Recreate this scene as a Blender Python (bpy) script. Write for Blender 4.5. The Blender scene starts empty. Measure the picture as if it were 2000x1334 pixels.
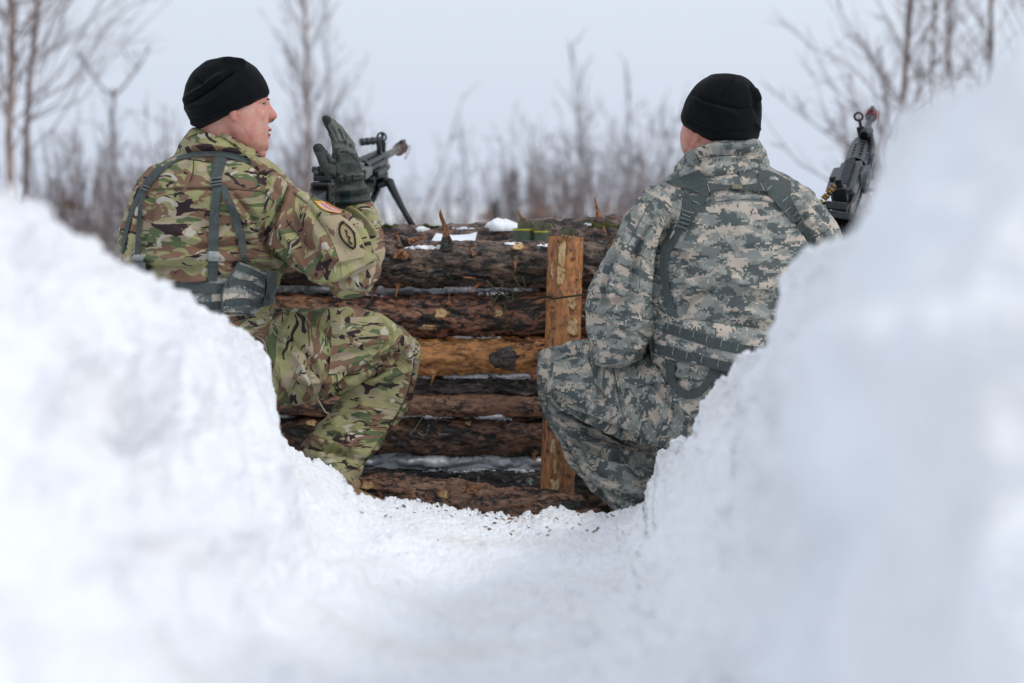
import bpy, math, random
import numpy as np
from mathutils import Vector, Matrix
from mathutils.bvhtree import BVHTree
random.seed(7); rng = np.random.default_rng(7)
SC = bpy.context.scene
COL = SC.collection
# ------------------------------------------------------------------ camera, world, sun, exposure
IW, IH, LENS = 2000.0, 1334.0, 85.0
FPX = LENS/36.0*IW
CAMZ = 0.80
PITCH = math.atan((667-400)/FPX)
cam = bpy.data.cameras.new('camera'); camo = bpy.data.objects.new('camera', cam); COL.objects.link(camo)
camo.location = (0, 0, CAMZ); camo.rotation_euler = (math.pi/2-PITCH, 0, 0)
cam.lens = LENS; cam.sensor_width = 36; cam.clip_start = 0.05; cam.clip_end = 2000
cam.dof.use_dof = True; cam.dof.focus_distance = 6.05; cam.dof.aperture_fstop = 2.8
SC.camera = camo
world = bpy.data.worlds.new('World'); SC.world = world; world.use_nodes = True
wn = world.node_tree; wn.nodes.clear()
def wnode(t, **k):
    n = wn.nodes.new(t)
    for a, b in k.items(): setattr(n, a, b)
    return n
SUN_EL, SUN_AZ = math.radians(40), math.radians(114)     # azimuth clockwise from +Y (view direction), towards +X
sky = wnode('ShaderNodeTexSky', sky_type='NISHITA', sun_disc=False, sun_elevation=SUN_EL, sun_rotation=SUN_AZ, dust_density=4.0)
bwn = wnode('ShaderNodeRGBToBW'); wn.links.new(sky.outputs[0], bwn.inputs[0])
tc = wnode('ShaderNodeTexCoord'); sp = wnode('ShaderNodeSeparateXYZ'); wn.links.new(tc.outputs['Generated'], sp.inputs[0])
rmp = wnode('ShaderNodeValToRGB'); wn.links.new(sp.outputs[2], rmp.inputs[0])
cr = rmp.color_ramp
cr.elements[0].position = 0.0; cr.elements[0].color = (0.67, 0.715, 0.815, 1)
cr.elements[1].position = 1.0; cr.elements[1].color = (0.90, 0.92, 0.96, 1)
e = cr.elements.new(0.10); e.color = (0.77, 0.815, 0.885, 1)
e = cr.elements.new(0.35); e.color = (0.80, 0.84, 0.90, 1)
mul = wnode('ShaderNodeMixRGB', blend_type='MULTIPLY'); mul.inputs[0].default_value = 1.0
mul.inputs[2].default_value = (9.6, 9.85, 10.25, 1)
wn.links.new(rmp.outputs[0], mul.inputs[1])
mx = wnode('ShaderNodeMixRGB'); mx.inputs[0].default_value = 0.95          # a closed cloud layer over the clear sky
wn.links.new(sky.outputs[0], mx.inputs[1]); wn.links.new(mul.outputs[0], mx.inputs[2])
bg = wnode('ShaderNodeBackground'); bg.inputs[1].default_value = 0.10
wo = wnode('ShaderNodeOutputWorld'); wn.links.new(mx.outputs[0], bg.inputs[0]); wn.links.new(bg.outputs[0], wo.inputs[0])
sl = bpy.data.lights.new('sun', 'SUN'); sl.energy = 1.35; sl.angle = math.radians(14); sl.color = (1.0, 0.965, 0.92)
so = bpy.data.objects.new('sun', sl); COL.objects.link(so)
sdir = Vector((math.sin(SUN_AZ)*math.cos(SUN_EL), math.cos(SUN_AZ)*math.cos(SUN_EL), math.sin(SUN_EL)))
so.rotation_euler = sdir.to_track_quat('Z', 'Y').to_euler(); so.location = sdir*50
SC.view_settings.view_transform = 'Standard'; SC.view_settings.look = 'None'
SC.view_settings.exposure = 0.05; SC.view_settings.gamma = 1.0; SC.view_settings.use_curve_mapping = False
SC.cycles.max_bounces = 6; SC.cycles.diffuse_bounces = 4; SC.cycles.glossy_bounces = 2
try: SC.cycles.use_denoising = True
except Exception: pass
# ------------------------------------------------------------------ helpers: a point of the place from a pixel of the photograph and a distance
CP, SP = math.cos(PITCH), math.sin(PITCH)
def P(px, py, Y):
    a, b = (px-1000.0)/FPX, (667.0-py)/FPX
    dy, dz = CP+b*SP, -SP+b*CP
    s = Y/dy
    return np.array([a*s, Y, CAMZ+dz*s])
def PV(px, py, Y):
    px, py, Y = np.broadcast_arrays(np.asarray(px, float), np.asarray(py, float), np.asarray(Y, float))
    a, b = (px-1000.0)/FPX, (667.0-py)/FPX
    s = Y/(CP+b*SP)
    return np.stack([a*s, Y, CAMZ+(-SP+b*CP)*s], -1)
def PIX(v):
    x, y, z = v[..., 0], v[..., 1], v[..., 2]-CAMZ
    f = y*CP - z*SP; u = y*SP + z*CP
    return 1000+FPX*x/f, 667-FPX*u/f
# ---- gradient noise
_perm = np.random.default_rng(3).permutation(256).astype(np.int64); _perm = np.concatenate([_perm, _perm, _perm])
_g = np.random.default_rng(4).normal(size=(256, 3)); _g /= np.linalg.norm(_g, axis=1)[:, None]
def pnoise(p):
    p = np.asarray(p, float); i = np.floor(p).astype(np.int64); f = p-i; i &= 255
    w = f*f*f*(f*(f*6-15)+10); out = 0
    for dx in (0, 1):
        for dy in (0, 1):
            for dz in (0, 1):
                h = _perm[_perm[_perm[i[..., 0]+dx]+i[..., 1]+dy]+i[..., 2]+dz]
                g = _g[h & 255]
                d = g[..., 0]*(f[..., 0]-dx)+g[..., 1]*(f[..., 1]-dy)+g[..., 2]*(f[..., 2]-dz)
                ww = (w[..., 0] if dx else 1-w[..., 0])*(w[..., 1] if dy else 1-w[..., 1])*(w[..., 2] if dz else 1-w[..., 2])
                out = out+d*ww
    return out*1.5
def fbm(p, octv=4, gain=.5, lac=2.03):
    p = np.asarray(p, float); a, s = 1.0, 0
    for k in range(octv):
        s = s+a*pnoise(p+k*17.3); p = p*lac; a *= gain
    return s
def ridged(p, octv=3):
    p = np.asarray(p, float); a, s = 1.0, 0
    for k in range(octv):
        s = s+a*(1-2*np.abs(pnoise(p+k*9.1))); p = p*2.1; a *= .5
    return s
# ---- mesh plumbing
def wloc(o):
    v = Vector((0, 0, 0))
    while o is not None: v = v+Vector(o.location); o = o.parent
    return v
def mesh(name, V, faces, mats=None, parent=None, uv=None, mi=None, smooth=True, link=True):
    V = np.asarray(V, float).reshape(-1, 3)
    me = bpy.data.meshes.new(name)
    if isinstance(faces, np.ndarray):
        n, k = faces.shape
        me.vertices.add(len(V)); me.vertices.foreach_set('co', V.ravel())
        me.loops.add(n*k); me.loops.foreach_set('vertex_index', faces.astype(np.int32).ravel())
        me.polygons.add(n); me.polygons.foreach_set('loop_start', np.arange(0, n*k, k, dtype=np.int32))
        me.update(calc_edges=True)
    else:
        me.from_pydata([tuple(v) for v in V], [], [tuple(f) for f in faces]); me.update()
    if smooth: me.polygons.foreach_set('use_smooth', np.ones(len(me.polygons), dtype=bool))
    if mats is not None:
        for m in (mats if isinstance(mats, (list, tuple)) else [mats]): me.materials.append(m)
    if mi is not None: me.polygons.foreach_set('material_index', np.asarray(mi, dtype=np.int32))
    if uv is not None:
        l = me.uv_layers.new(name='UVMap'); l.data.foreach_set('uv', np.asarray(uv, float).ravel())
    o = bpy.data.objects.new(name, me)
    if link: COL.objects.link(o)
    if parent is not None:
        o.parent = parent
        o.matrix_parent_inverse = Matrix.Identity(4)
        o.location = -wloc(parent)      # parents carry a plain translation only
    return o
def empty(name, loc, label=None, cat=None, group=None):
    o = bpy.data.objects.new(name, None); COL.objects.link(o); o.location = tuple(loc); o.empty_display_size = .1
    tag(o, label, cat, group); return o
def tag(o, label=None, cat=None, group=None, kind=None):
    if label: o['label'] = label
    if cat: o['category'] = cat
    if group: o['group'] = group
    if kind: o['kind'] = kind
    return o
class MB:
    """collects shapes into one mesh"""
    def __init__(s): s.V = []; s.F = []; s.M = []; s.n = 0
    def add(s, V, F, m=0):
        V = np.asarray(V, float).reshape(-1, 3)
        for f in F: s.F.append(tuple(int(i)+s.n for i in f)); s.M.append(m)
        s.V.append(V); s.n += len(V); return s
    def box(s, c, ax, half, m=0, taper=1.0):
        ax = [np.asarray(a, float) for a in ax]; V = []
        for i in (-1, 1):
            for j in (-1, 1):
                for k in (-1, 1):
                    t = taper if i > 0 else 1
                    V.append(np.asarray(c, float)+ax[0]*half[0]*i+ax[1]*half[1]*j*t+ax[2]*half[2]*k*t)
        return s.add(V, [(0, 1, 3, 2), (4, 6, 7, 5), (0, 4, 5, 1), (2, 3, 7, 6), (0, 2, 6, 4), (1, 5, 7, 3)], m)
    def tube(s, pts, r, sides=8, m=0, cap=True, flat=1.0):
        pts = np.asarray(pts, float); n = len(pts); r = np.broadcast_to(np.asarray(r, float), (n,))
        t = np.gradient(pts, axis=0); t /= np.linalg.norm(t, axis=1)[:, None]+1e-12
        up = np.array([0, 0, 1.0]) if abs(t[0][2]) < .9 else np.array([0, 1.0, 0])
        V = []
        a = np.cross(t[0], up); a /= np.linalg.norm(a)
        for i in range(n):
            a = a-t[i]*np.dot(a, t[i]); a /= np.linalg.norm(a)+1e-12; b = np.cross(t[i], a)
            for k in range(sides):
                th = 2*math.pi*k/sides
                V.append(pts[i]+r[i]*(a*math.cos(th)+b*math.sin(th)*flat))
        F = [(i*sides+k, i*sides+(k+1) % sides, (i+1)*sides+(k+1) % sides, (i+1)*sides+k) for i in range(n-1) for k in range(sides)]
        if cap: F += [tuple(range(sides))[::-1], tuple((n-1)*sides+k for k in range(sides))]
        return s.add(V, F, m)
    def build(s, name, mats, parent=None, smooth=False):
        return mesh(name, np.concatenate(s.V), s.F, mats, parent, mi=s.M if isinstance(mats, (list, tuple)) else None, smooth=smooth)
def fast_tubes(lines, sides=4):
    """lines: list of (pts, radii); returns V, quads"""
    VV, FF, n0 = [], [], 0
    th = np.arange(sides)*2*np.pi/sides; c, s_ = np.cos(th), np.sin(th)
    for pts, r in lines:
        pts = np.asarray(pts, float); n = len(pts); r = np.broadcast_to(np.asarray(r, float), (n,))
        d = pts[-1]-pts[0]; d = d/(np.linalg.norm(d)+1e-9)
        up = np.array([0, 0, 1.0]) if abs(d[2]) < .8 else np.array([0, 1.0, 0.0])
        a = np.cross(d, up); a /= np.linalg.norm(a); b = np.cross(d, a)
        V = pts[:, None]+r[:, None, None]*(c[None, :, None]*a+s_[None, :, None]*b)
        VV.append(V.reshape(-1, 3))
        i = np.arange(n-1)[:, None]*sides; k = np.arange(sides)[None]; k2 = (k+1) % sides
        FF.append(np.stack([i+k, i+k2, i+sides+k2, i+sides+k], -1).reshape(-1, 4)+n0); n0 += n*sides
    return np.concatenate(VV), np.concatenate(FF)
def catmull(A, n):
    A = np.asarray(A, float); m = len(A)
    if m < 3: t = np.linspace(0, 1, n*(m-1)+1)[:, None]; return A[0]*(1-t)+A[-1]*t
    Q = np.concatenate([[2*A[0]-A[1]], A, [2*A[-1]-A[-2]]]); out = []
    for i in range(m-1):
        p0, p1, p2, p3 = Q[i:i+4]
        for k in range(n):
            t = k/n
            out.append(.5*((2*p1)+(-p0+p2)*t+(2*p0-5*p1+4*p2-p3)*t*t+(-p0+3*p1-3*p2+p3)*t**3))
    out.append(A[-1]); return np.array(out)
# ---- loft: rings between the two edges of a limb (pixels + distance) with a real half thickness
class Loft: pass
def loft(st, sub=6, m=40, ex=2.15, cap0=.7, cap1=.7, shrink=0.0):
    """st rows: ax, ay, bx, by, Y, halfthickness"""
    S = catmull(np.asarray(st, float), sub)
    A, B = PV(S[:, 0], S[:, 1], S[:, 4]), PV(S[:, 2], S[:, 3], S[:, 4])
    C = (A+B)/2; E = (B-A)/2; T = S[:, 5].copy()
    if shrink:
        L = np.linalg.norm(E, axis=1); E = E*(np.maximum(L-shrink, L*.35)/L)[:, None]; T = np.maximum(T-shrink, T*.4)
    def caps(C, E, T, end, fac):
        if fac <= 0: return C, E, T
        i, j = (0, 1) if end == 0 else (-1, -2)
        d = C[i]-C[j]; d /= np.linalg.norm(d)+1e-9
        r = min(np.linalg.norm(E[i]), T[i])*fac; cs = [], [], []
        for k in range(1, 7):
            a = k/6*math.pi/2
            cs[0].append(C[i]+d*r*math.sin(a)); c = max(math.cos(a), .04); cs[1].append(E[i]*c); cs[2].append(T[i]*c)
        x = [np.array(q) for q in cs]
        if end == 0: return np.concatenate([x[0][::-1], C]), np.concatenate([x[1][::-1], E]), np.concatenate([x[2][::-1], T])
        return np.concatenate([C, x[0]]), np.concatenate([E, x[1]]), np.concatenate([T, x[2]])
    C, E, T = caps(C, E, T, 0, cap0); C, E, T = caps(C, E, T, 1, cap1)
    th = np.linspace(0, 2*np.pi, m+1); s, c = np.sin(th), np.cos(th)
    ss = np.sign(s)*np.abs(s)**(2/ex); cc = np.sign(c)*np.abs(c)**(2/ex)
    G = C[:, None]+E[:, None]*ss[None, :, None]+np.array([0, 1.0, 0])*(T[:, None]*cc[None])[..., None]
    n = len(C)
    du = np.linalg.norm(np.diff(G, axis=1), axis=2); u = np.concatenate([np.zeros((n, 1)), np.cumsum(du, 1)], 1); u -= u[:, [m//2]]
    v = np.concatenate([[0], np.cumsum(np.linalg.norm(np.diff(C, axis=0), axis=1))])
    L = Loft(); L.G = G; L.n = n; L.m = m
    L.uv = np.stack([u, np.broadcast_to(v[:, None], u.shape)], -1)
    i = np.arange(n-1)[:, None]*(m+1); k = np.arange(m)[None]
    a, b, c2, d = i+k, i+k+1, i+m+1+k+1, i+m+1+k
    L.tri = np.concatenate([np.stack([a, b, c2], -1).reshape(-1, 3), np.stack([a, c2, d], -1).reshape(-1, 3)])
    return L
def closed(L):
    n, m = L.n, L.m; V = L.G[:, :m].reshape(-1, 3)
    i = np.arange(n-1)[:, None]*m; k = np.arange(m)[None]; k2 = (k+1) % m
    Q = np.stack([i+k, i+k2, i+m+k2, i+m+k], -1).reshape(-1, 4)
    nv = len(V); V = np.concatenate([V, [V[:m].mean(0)], [V[-m:].mean(0)]])
    kk = np.arange(m)
    T = np.concatenate([np.stack([(kk+1) % m, kk, np.full(m, nv)], -1), np.stack([(n-1)*m+kk, (n-1)*m+(kk+1) % m, np.full(m, nv+1)], -1)])
    return V, [tuple(q) for q in Q.tolist()]+[tuple(t) for t in T.tolist()]
def mesh_arrays(me):
    V = np.empty(len(me.vertices)*3); me.vertices.foreach_get('co', V); V = V.reshape(-1, 3)
    nl = len(me.loops); Lv = np.empty(nl, np.int32); me.loops.foreach_get('vertex_index', Lv)
    return V, Lv.reshape(-1, 4)
def edges_of(Q):
    E = np.concatenate([Q[:, [0, 1]], Q[:, [1, 2]], Q[:, [2, 3]], Q[:, [3, 0]]]); E.sort(1)
    key = E[:, 0].astype(np.int64)*(E.max()+1)+E[:, 1]; _, ix = np.unique(key, return_index=True); return E[ix]
def smooth_v(V, E, it, lam=.5, mu=-.51):
    n = len(V); deg = np.bincount(E.ravel(), minlength=n).astype(float)[:, None]+1e-9
    for k in range(it):
        for f in ((lam, mu) if mu else (lam,)):
            S = np.zeros_like(V)
            for c in range(3):
                S[:, c] = np.bincount(E[:, 0], V[E[:, 1], c], n)+np.bincount(E[:, 1], V[E[:, 0], c], n)
            V = V+f*(S/deg-V)
    return V
def normals(V, Q):
    N = np.cross(V[Q[:, 2]]-V[Q[:, 0]], V[Q[:, 3]]-V[Q[:, 1]]); O = np.zeros_like(V)
    for k in range(4):
        for c in range(3): O[:, c] += np.bincount(Q[:, k], N[:, c], len(V))
    return O/(np.linalg.norm(O, axis=1)[:, None]+1e-12)
def union(lofts, voxel, smooth=4, extra=None):
    V, F, n = [], [], 0
    for L in lofts:
        v, f = closed(L) if isinstance(L, Loft) else L
        V.append(v); F += [tuple(i+n for i in q) for q in f]; n += len(v)
    me = bpy.data.meshes.new('tmp'); me.from_pydata(np.concatenate(V).tolist(), [], F); me.update()
    import bmesh
    bm = bmesh.new(); bm.from_mesh(me); bmesh.ops.recalc_face_normals(bm, faces=bm.faces); bm.to_mesh(me); bm.free()
    ob = bpy.data.objects.new('tmp', me); COL.objects.link(ob)
    md = ob.modifiers.new('r', 'REMESH'); md.mode = 'VOXEL'; md.voxel_size = voxel; md.adaptivity = 0
    dg = bpy.context.evaluated_depsgraph_get(); m2 = bpy.data.meshes.new_from_object(ob.evaluated_get(dg))
    bpy.data.objects.remove(ob); bpy.data.meshes.remove(me)
    V, Q = mesh_arrays(m2); bpy.data.meshes.remove(m2)
    E = edges_of(Q); V = smooth_v(V, E, smooth, .5, 0)
    return V, Q, E
def bvh_of(V, F): return BVHTree.FromPolygons(V.tolist(), F.tolist() if isinstance(F, np.ndarray) else F)
def transfer_uv(V, Q, lofts):
    nv = len(V); D = np.full((len(lofts), nv), 9.0, np.float32); UV = np.zeros((len(lofts), nv, 2))
    for li, L in enumerate(lofts):
        g = L.G.reshape(-1, 3); uvf = L.uv.reshape(-1, 2); b = BVHTree.FromPolygons(g.tolist(), L.tri.tolist())
        lo, hi = g.min(0)-.06, g.max(0)+.06
        sel = np.where(np.all((V > lo) & (V < hi), axis=1))[0]
        idx = np.full(len(sel), -1, np.int64); loc = np.zeros((len(sel), 3)); dd = np.full(len(sel), 9.0)
        for k, vi in enumerate(sel):
            r = b.find_nearest(V[vi])
            if r[2] is not None: idx[k] = r[2]; loc[k] = r[0]; dd[k] = r[3]
        t = L.tri[idx]; a, bb, c = g[t[:, 0]], g[t[:, 1]], g[t[:, 2]]
        v0, v1, v2 = bb-a, c-a, loc-a
        d00, d01, d11 = (v0*v0).sum(1), (v0*v1).sum(1), (v1*v1).sum(1); d20, d21 = (v2*v0).sum(1), (v2*v1).sum(1)
        den = d00*d11-d01*d01+1e-18; w1 = np.clip((d11*d20-d01*d21)/den, 0, 1); w2 = np.clip((d00*d21-d01*d20)/den, 0, 1)
        UV[li, sel] = uvf[t[:, 0]]*(1-w1-w2)[:, None]+uvf[t[:, 1]]*w1[:, None]+uvf[t[:, 2]]*w2[:, None]+np.array([li*3.1, li*1.7])
        D[li, sel] = dd
    fd = D[:, Q].sum(2); pick = fd.argmin(0)
    uv = UV[pick[:, None], Q]
    # faces across the far seam: drop the jump
    span = uv[..., 0].max(1)-uv[..., 0].min(1); bad = span > .2
    uv[bad] = uv[bad][:, [0]]
    return uv, pick
FOLD = 1.0
def strokes(V, N, items, vis=True):
    """raise (amp>0) or sink (amp<0) cloth along folds given in pixels: (points, width px, amplitude m[, taper])"""
    px, py = PIX(V); view = V-np.array([0, 0, CAMZ]); view /= np.linalg.norm(view, axis=1)[:, None]
    f = np.clip(-(N*view).sum(1)*2.5+.15, 0, 1) if vis else 1
    D = np.zeros(len(V))
    for it in items:
        pts, w, amp = it[0], it[1], it[2]; yr = it[3] if len(it) > 3 else None
        pts = catmull(pts, 5) if len(pts) > 2 else np.array(pts, float)
        lo, hi = pts.min(0)-3*w, pts.max(0)+3*w
        sel = np.where((px > lo[0]) & (px < hi[0]) & (py > lo[1]) & (py < hi[1]))[0]
        if yr is not None: sel = sel[(V[sel, 1] > yr[0]) & (V[sel, 1] < yr[1])]
        if not len(sel): continue
        x, y = px[sel], py[sel]; best = np.full(len(sel), 1e9); tt = np.zeros(len(sel)); ns = len(pts)-1
        for k in range(ns):
            a, b = pts[k], pts[k+1]; ab = b-a; L2 = ab@ab+1e-9
            t = np.clip(((x-a[0])*ab[0]+(y-a[1])*ab[1])/L2, 0, 1)
            d = np.hypot(x-a[0]-t*ab[0], y-a[1]-t*ab[1]); m = d < best
            best[m] = d[m]; tt[m] = (k+t[m])/ns
        tap = np.clip(np.minimum(tt, 1-tt)*5+.25, 0, 1)
        D[sel] += FOLD*amp*np.exp(-(best/(w*.85))**2)*tap
    return V+N*(D*f)[:, None]
def drape(edgeA, edgeB, bvhs, across=5, off=.003, thick=.0025, step=5.0, Yd=6.0, smoothn=4, lift=None):
    """a strip of webbing or cloth laid over surfaces: edges in pixels; returns V, quads, grid of uv"""
    A, B = catmull(edgeA, 8), catmull(edgeB, 8)
    L = np.hypot(*np.diff((A+B)/2, axis=0).T).sum(); n = max(4, int(L/step)+1)
    def rs(q):
        d = np.concatenate([[0], np.cumsum(np.hypot(*np.diff((A+B)/2, axis=0).T))]); t = np.linspace(0, d[-1], n)
        return np.stack([np.interp(t, d, q[:, 0]), np.interp(t, d, q[:, 1])], 1)
    A, B = rs(A), rs(B); w = np.linspace(0, 1, across)
    G = A[:, None]*(1-w)[None, :, None]+B[:, None]*w[None, :, None]
    Yg = np.full((n, across), np.nan); o = Vector((0, 0, CAMZ))
    for i in range(n):
        for j in range(across):
            d = Vector(P(G[i, j, 0], G[i, j, 1], 6.0))-o; d.normalize(); best = None
            for b in bvhs:
                h = b.ray_cast(o, d)
                if h[0] is not None and (best is None or h[0].y < best): best = h[0].y
            if best is not None: Yg[i, j] = best
    if np.isnan(Yg).all(): Yg[:] = Yd
    med = np.nanmedian(Yg)
    for i in range(n):
        r = Yg[i]; ok = ~np.isnan(r)
        if ok.any() and not ok.all(): Yg[i] = np.interp(np.arange(across), np.where(ok)[0], r[ok])
    ok = ~np.isnan(Yg[:, 0])
    for j in range(across): Yg[:, j] = np.interp(np.arange(n), np.where(ok)[0], Yg[ok, j])
    for _ in range(smoothn):
        Z = Yg.copy(); Z[1:-1] = (Yg[:-2]+Yg[1:-1]*2+Yg[2:])/4; Yg = np.minimum(Z, Yg+.001)
        Yg[:, 1:-1] = (Yg[:, :-2]+2*Yg[:, 1:-1]+Yg[:, 2:])/4
    if lift is not None: Yg = Yg-lift
    top = PV(G[..., 0], G[..., 1], Yg-off-thick); bot = PV(G[..., 0], G[..., 1], Yg-off+.004)
    return top, bot
def slab(mb, top, bot, m=0, mi=None):
    n, a = top.shape[:2]; V = np.concatenate([top.reshape(-1, 3), bot.reshape(-1, 3)]); N = n*a; F = []; M = []
    for i in range(n-1):
        for j in range(a-1):
            q = (i*a+j, i*a+j+1, (i+1)*a+j+1, (i+1)*a+j)
            F.append(q); M.append(m if mi is None else mi(i/(n-1), j/(a-1)))
    for i in range(n-1):
        for j in (0, a-1): q = (i*a+j, (i+1)*a+j, N+(i+1)*a+j, N+i*a+j); F.append(q); M.append(m)
    for j in range(a-1):
        for i in (0, n-1): q = (i*a+j, i*a+j+1, N+i*a+j+1, N+i*a+j); F.append(q); M.append(m)
    s0 = mb.n; mb.V.append(V); mb.n += len(V)
    for q, mm in zip(F, M): mb.F.append(tuple(x+s0 for x in q)); mb.M.append(mm)
def offset_edges(path, width):
    p = catmull(path, 6) if len(path) > 2 else np.linspace(path[0], path[-1], 12); t = np.gradient(p, axis=0); t /= np.linalg.norm(t, axis=1)[:, None]+1e-9
    w = np.interp(np.linspace(0, 1, len(p)), np.linspace(0, 1, len(np.atleast_1d(width))), np.atleast_1d(width).astype(float)) if np.ndim(width) else np.full(len(p), float(width))
    nrm = np.stack([-t[:, 1], t[:, 0]], 1)*w[:, None]/2
    return p-nrm, p+nrm
def strap(name, path, width, bvhs, mat, parent, **k):
    a, b = offset_edges(path, width); top, bot = drape(a[::3] if len(a) > 12 else a, b[::3] if len(b) > 12 else b, bvhs, **k)
    mb = MB(); slab(mb, top, bot); o = mb.build(name, mat, parent, smooth=False)
    return o
# ------------------------------------------------------------------ materials
class NT:
    def __init__(s, name):
        s.m = bpy.data.materials.new(name); s.m.use_nodes = True; s.t = s.m.node_tree; s.t.nodes.clear()
        s.out = s.n('ShaderNodeOutputMaterial'); s.b = s.n('ShaderNodeBsdfPrincipled'); s.l(s.b.outputs[0], s.out.inputs[0])
    def n(s, t, **k):
        x = s.t.nodes.new(t)
        for a, b in k.items(): setattr(x, a, b)
        return x
    def l(s, a, b): s.t.links.new(a, b)
    def set(s, x, i, v):
        if hasattr(v, 'links') or hasattr(v, 'is_linked'): s.l(v, x.inputs[i])
        else: x.inputs[i].default_value = v
    def coord(s, kind='Object', scale=(1, 1, 1), loc=(0, 0, 0), rot=(0, 0, 0)):
        if kind == 'UV': c = s.n('ShaderNodeUVMap'); o = c.outputs[0]
        else: c = s.n('ShaderNodeTexCoord'); o = c.outputs[kind]
        m = s.n('ShaderNodeMapping'); s.l(o, m.inputs[0]); m.inputs['Scale'].default_value = scale; m.inputs['Location'].default_value = loc
        m.inputs['Rotation'].default_value = rot
        return m.outputs[0]
    def noise(s, vec, scale, detail=2, rough=.5, dist=0.0, out=0):
        x = s.n('ShaderNodeTexNoise'); s.l(vec, x.inputs['Vector']); x.inputs['Scale'].default_value = scale
        x.inputs['Detail'].default_value = detail; x.inputs['Roughness'].default_value = rough; x.inputs['Distortion'].default_value = dist
        return x.outputs[out]
    def ramp(s, f, stops, interp='LINEAR'):
        x = s.n('ShaderNodeValToRGB'); s.l(f, x.inputs[0]); c = x.color_ramp; c.interpolation = interp
        while len(c.elements) > 1: c.elements.remove(c.elements[-1])
        for i, (p, col) in enumerate(stops):
            e = c.elements[0] if i == 0 else c.elements.new(p)
            e.position = p; e.color = (*col, 1) if len(col) == 3 else col
        return x.outputs[0]
    def mix(s, f, a, b, mode='MIX'):
        x = s.n('ShaderNodeMixRGB', blend_type=mode)
        for i, v in enumerate((f, a, b)):
            if isinstance(v, (int, float)): x.inputs[i].default_value = v if i == 0 else (v, v, v, 1)
            elif isinstance(v, tuple): x.inputs[i].default_value = (*v, 1)
            else: s.l(v, x.inputs[i])
        return x.outputs[0]
    def math(s, op, a, b=0.0, c=None):
        x = s.n('ShaderNodeMath', operation=op)
        for i, v in enumerate((a, b) if c is None else (a, b, c)):
            if isinstance(v, (int, float)): x.inputs[i].default_value = v
            else: s.l(v, x.inputs[i])
        return x.outputs[0]
    def bump(s, h, strength=.3, dist=.01):
        x = s.n('ShaderNodeBump'); s.l(h, x.inputs['Height']); x.inputs['Strength'].default_value = strength; x.inputs['Distance'].default_value = dist
        s.l(x.outputs[0], s.b.inputs['Normal']); return x
    def col(s, c):
        if isinstance(c, tuple): s.b.inputs['Base Color'].default_value = (*c, 1)
        else: s.l(c, s.b.inputs['Base Color'])
    def rough(s, r, spec=None):
        if isinstance(r, (int, float)): s.b.inputs['Roughness'].default_value = r
        else: s.l(r, s.b.inputs['Roughness'])
        if spec is not None: s.b.inputs['Specular IOR Level'].default_value = spec
def plain(name, c, rough=.7, spec=.3, metal=0, var=.25, vs=60, bump=.15, bs=300, bd=.001):
    k = NT(name); v = k.coord(); n = k.noise(v, vs, 4, .6)
    d = tuple(x*(1-var) for x in c); h = tuple(min(1, x*(1+var)) for x in c)
    k.col(k.ramp(n, [(.3, d), (.7, h)])); k.rough(rough, spec); k.b.inputs['Metallic'].default_value = metal
    k.bump(k.noise(v, bs, 3), bump, bd); return k.m
def mat_ocp():
    k = NT('woodland_camouflage_cloth'); st = k.coord('UV', (1, 1.7, 1)); s2 = k.coord('UV', (1, 2.3, 1), (5, 3, 0)); s3 = k.coord('UV', (1, 1.8, 1), (11, 7, 0)); s4 = k.coord('UV', (1, 2.3, 1), (2, 17, 0)); s5 = k.coord('UV', (1, 2.4, 1), (21, 4, 0))
    khaki, tan, pale, grn, brn, drk, crm = (.275, .240, .150), (.36, .295, .205), (.275, .265, .125), (.095, .122, .058), (.185, .108, .070), (.036, .021, .024), (.43, .39, .32)
    T = lambda f, t: k.ramp(f, [(t, (0, 0, 0)), (t+.008, (1, 1, 1))])
    base = k.ramp(k.noise(st, 4.5, 2, .5, .4), [(.40, khaki), (.56, pale)])
    base = k.mix(T(k.noise(s5, 6.2, 2, .5, .9), .545), base, tan)
    base = k.mix(T(k.noise(s3, 7.2, 2, .45, .9), .55), base, tuple(x*1.12 for x in pale))
    c = k.mix(T(k.noise(s2, 8, 3.0, .52, 1.2), .545), base, grn)
    c = k.mix(T(k.noise(s4, 7, 3.0, .5, 1.2), .535), c, brn)
    c = k.mix(T(k.noise(s5, 14, 2, .5, 1.0), .635), c, pale)
    c = k.mix(T(k.noise(s3, 14, 2, .5, 1.0), .64), c, crm)
    c = k.mix(T(k.noise(s2, 15, 2.2, .5, 1.3), .605), c, drk)
    f = k.coord('UV'); c = k.mix(.10, c, k.noise(f, 900, 2, .6, out=1), 'OVERLAY')
    k.col(c); k.rough(.82, .22); k.bump(k.math('ADD', k.math('MULTIPLY', k.noise(f, 700, 2), .25), k.noise(f, 38, 4, .55)), .5, .004); return k.m
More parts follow.
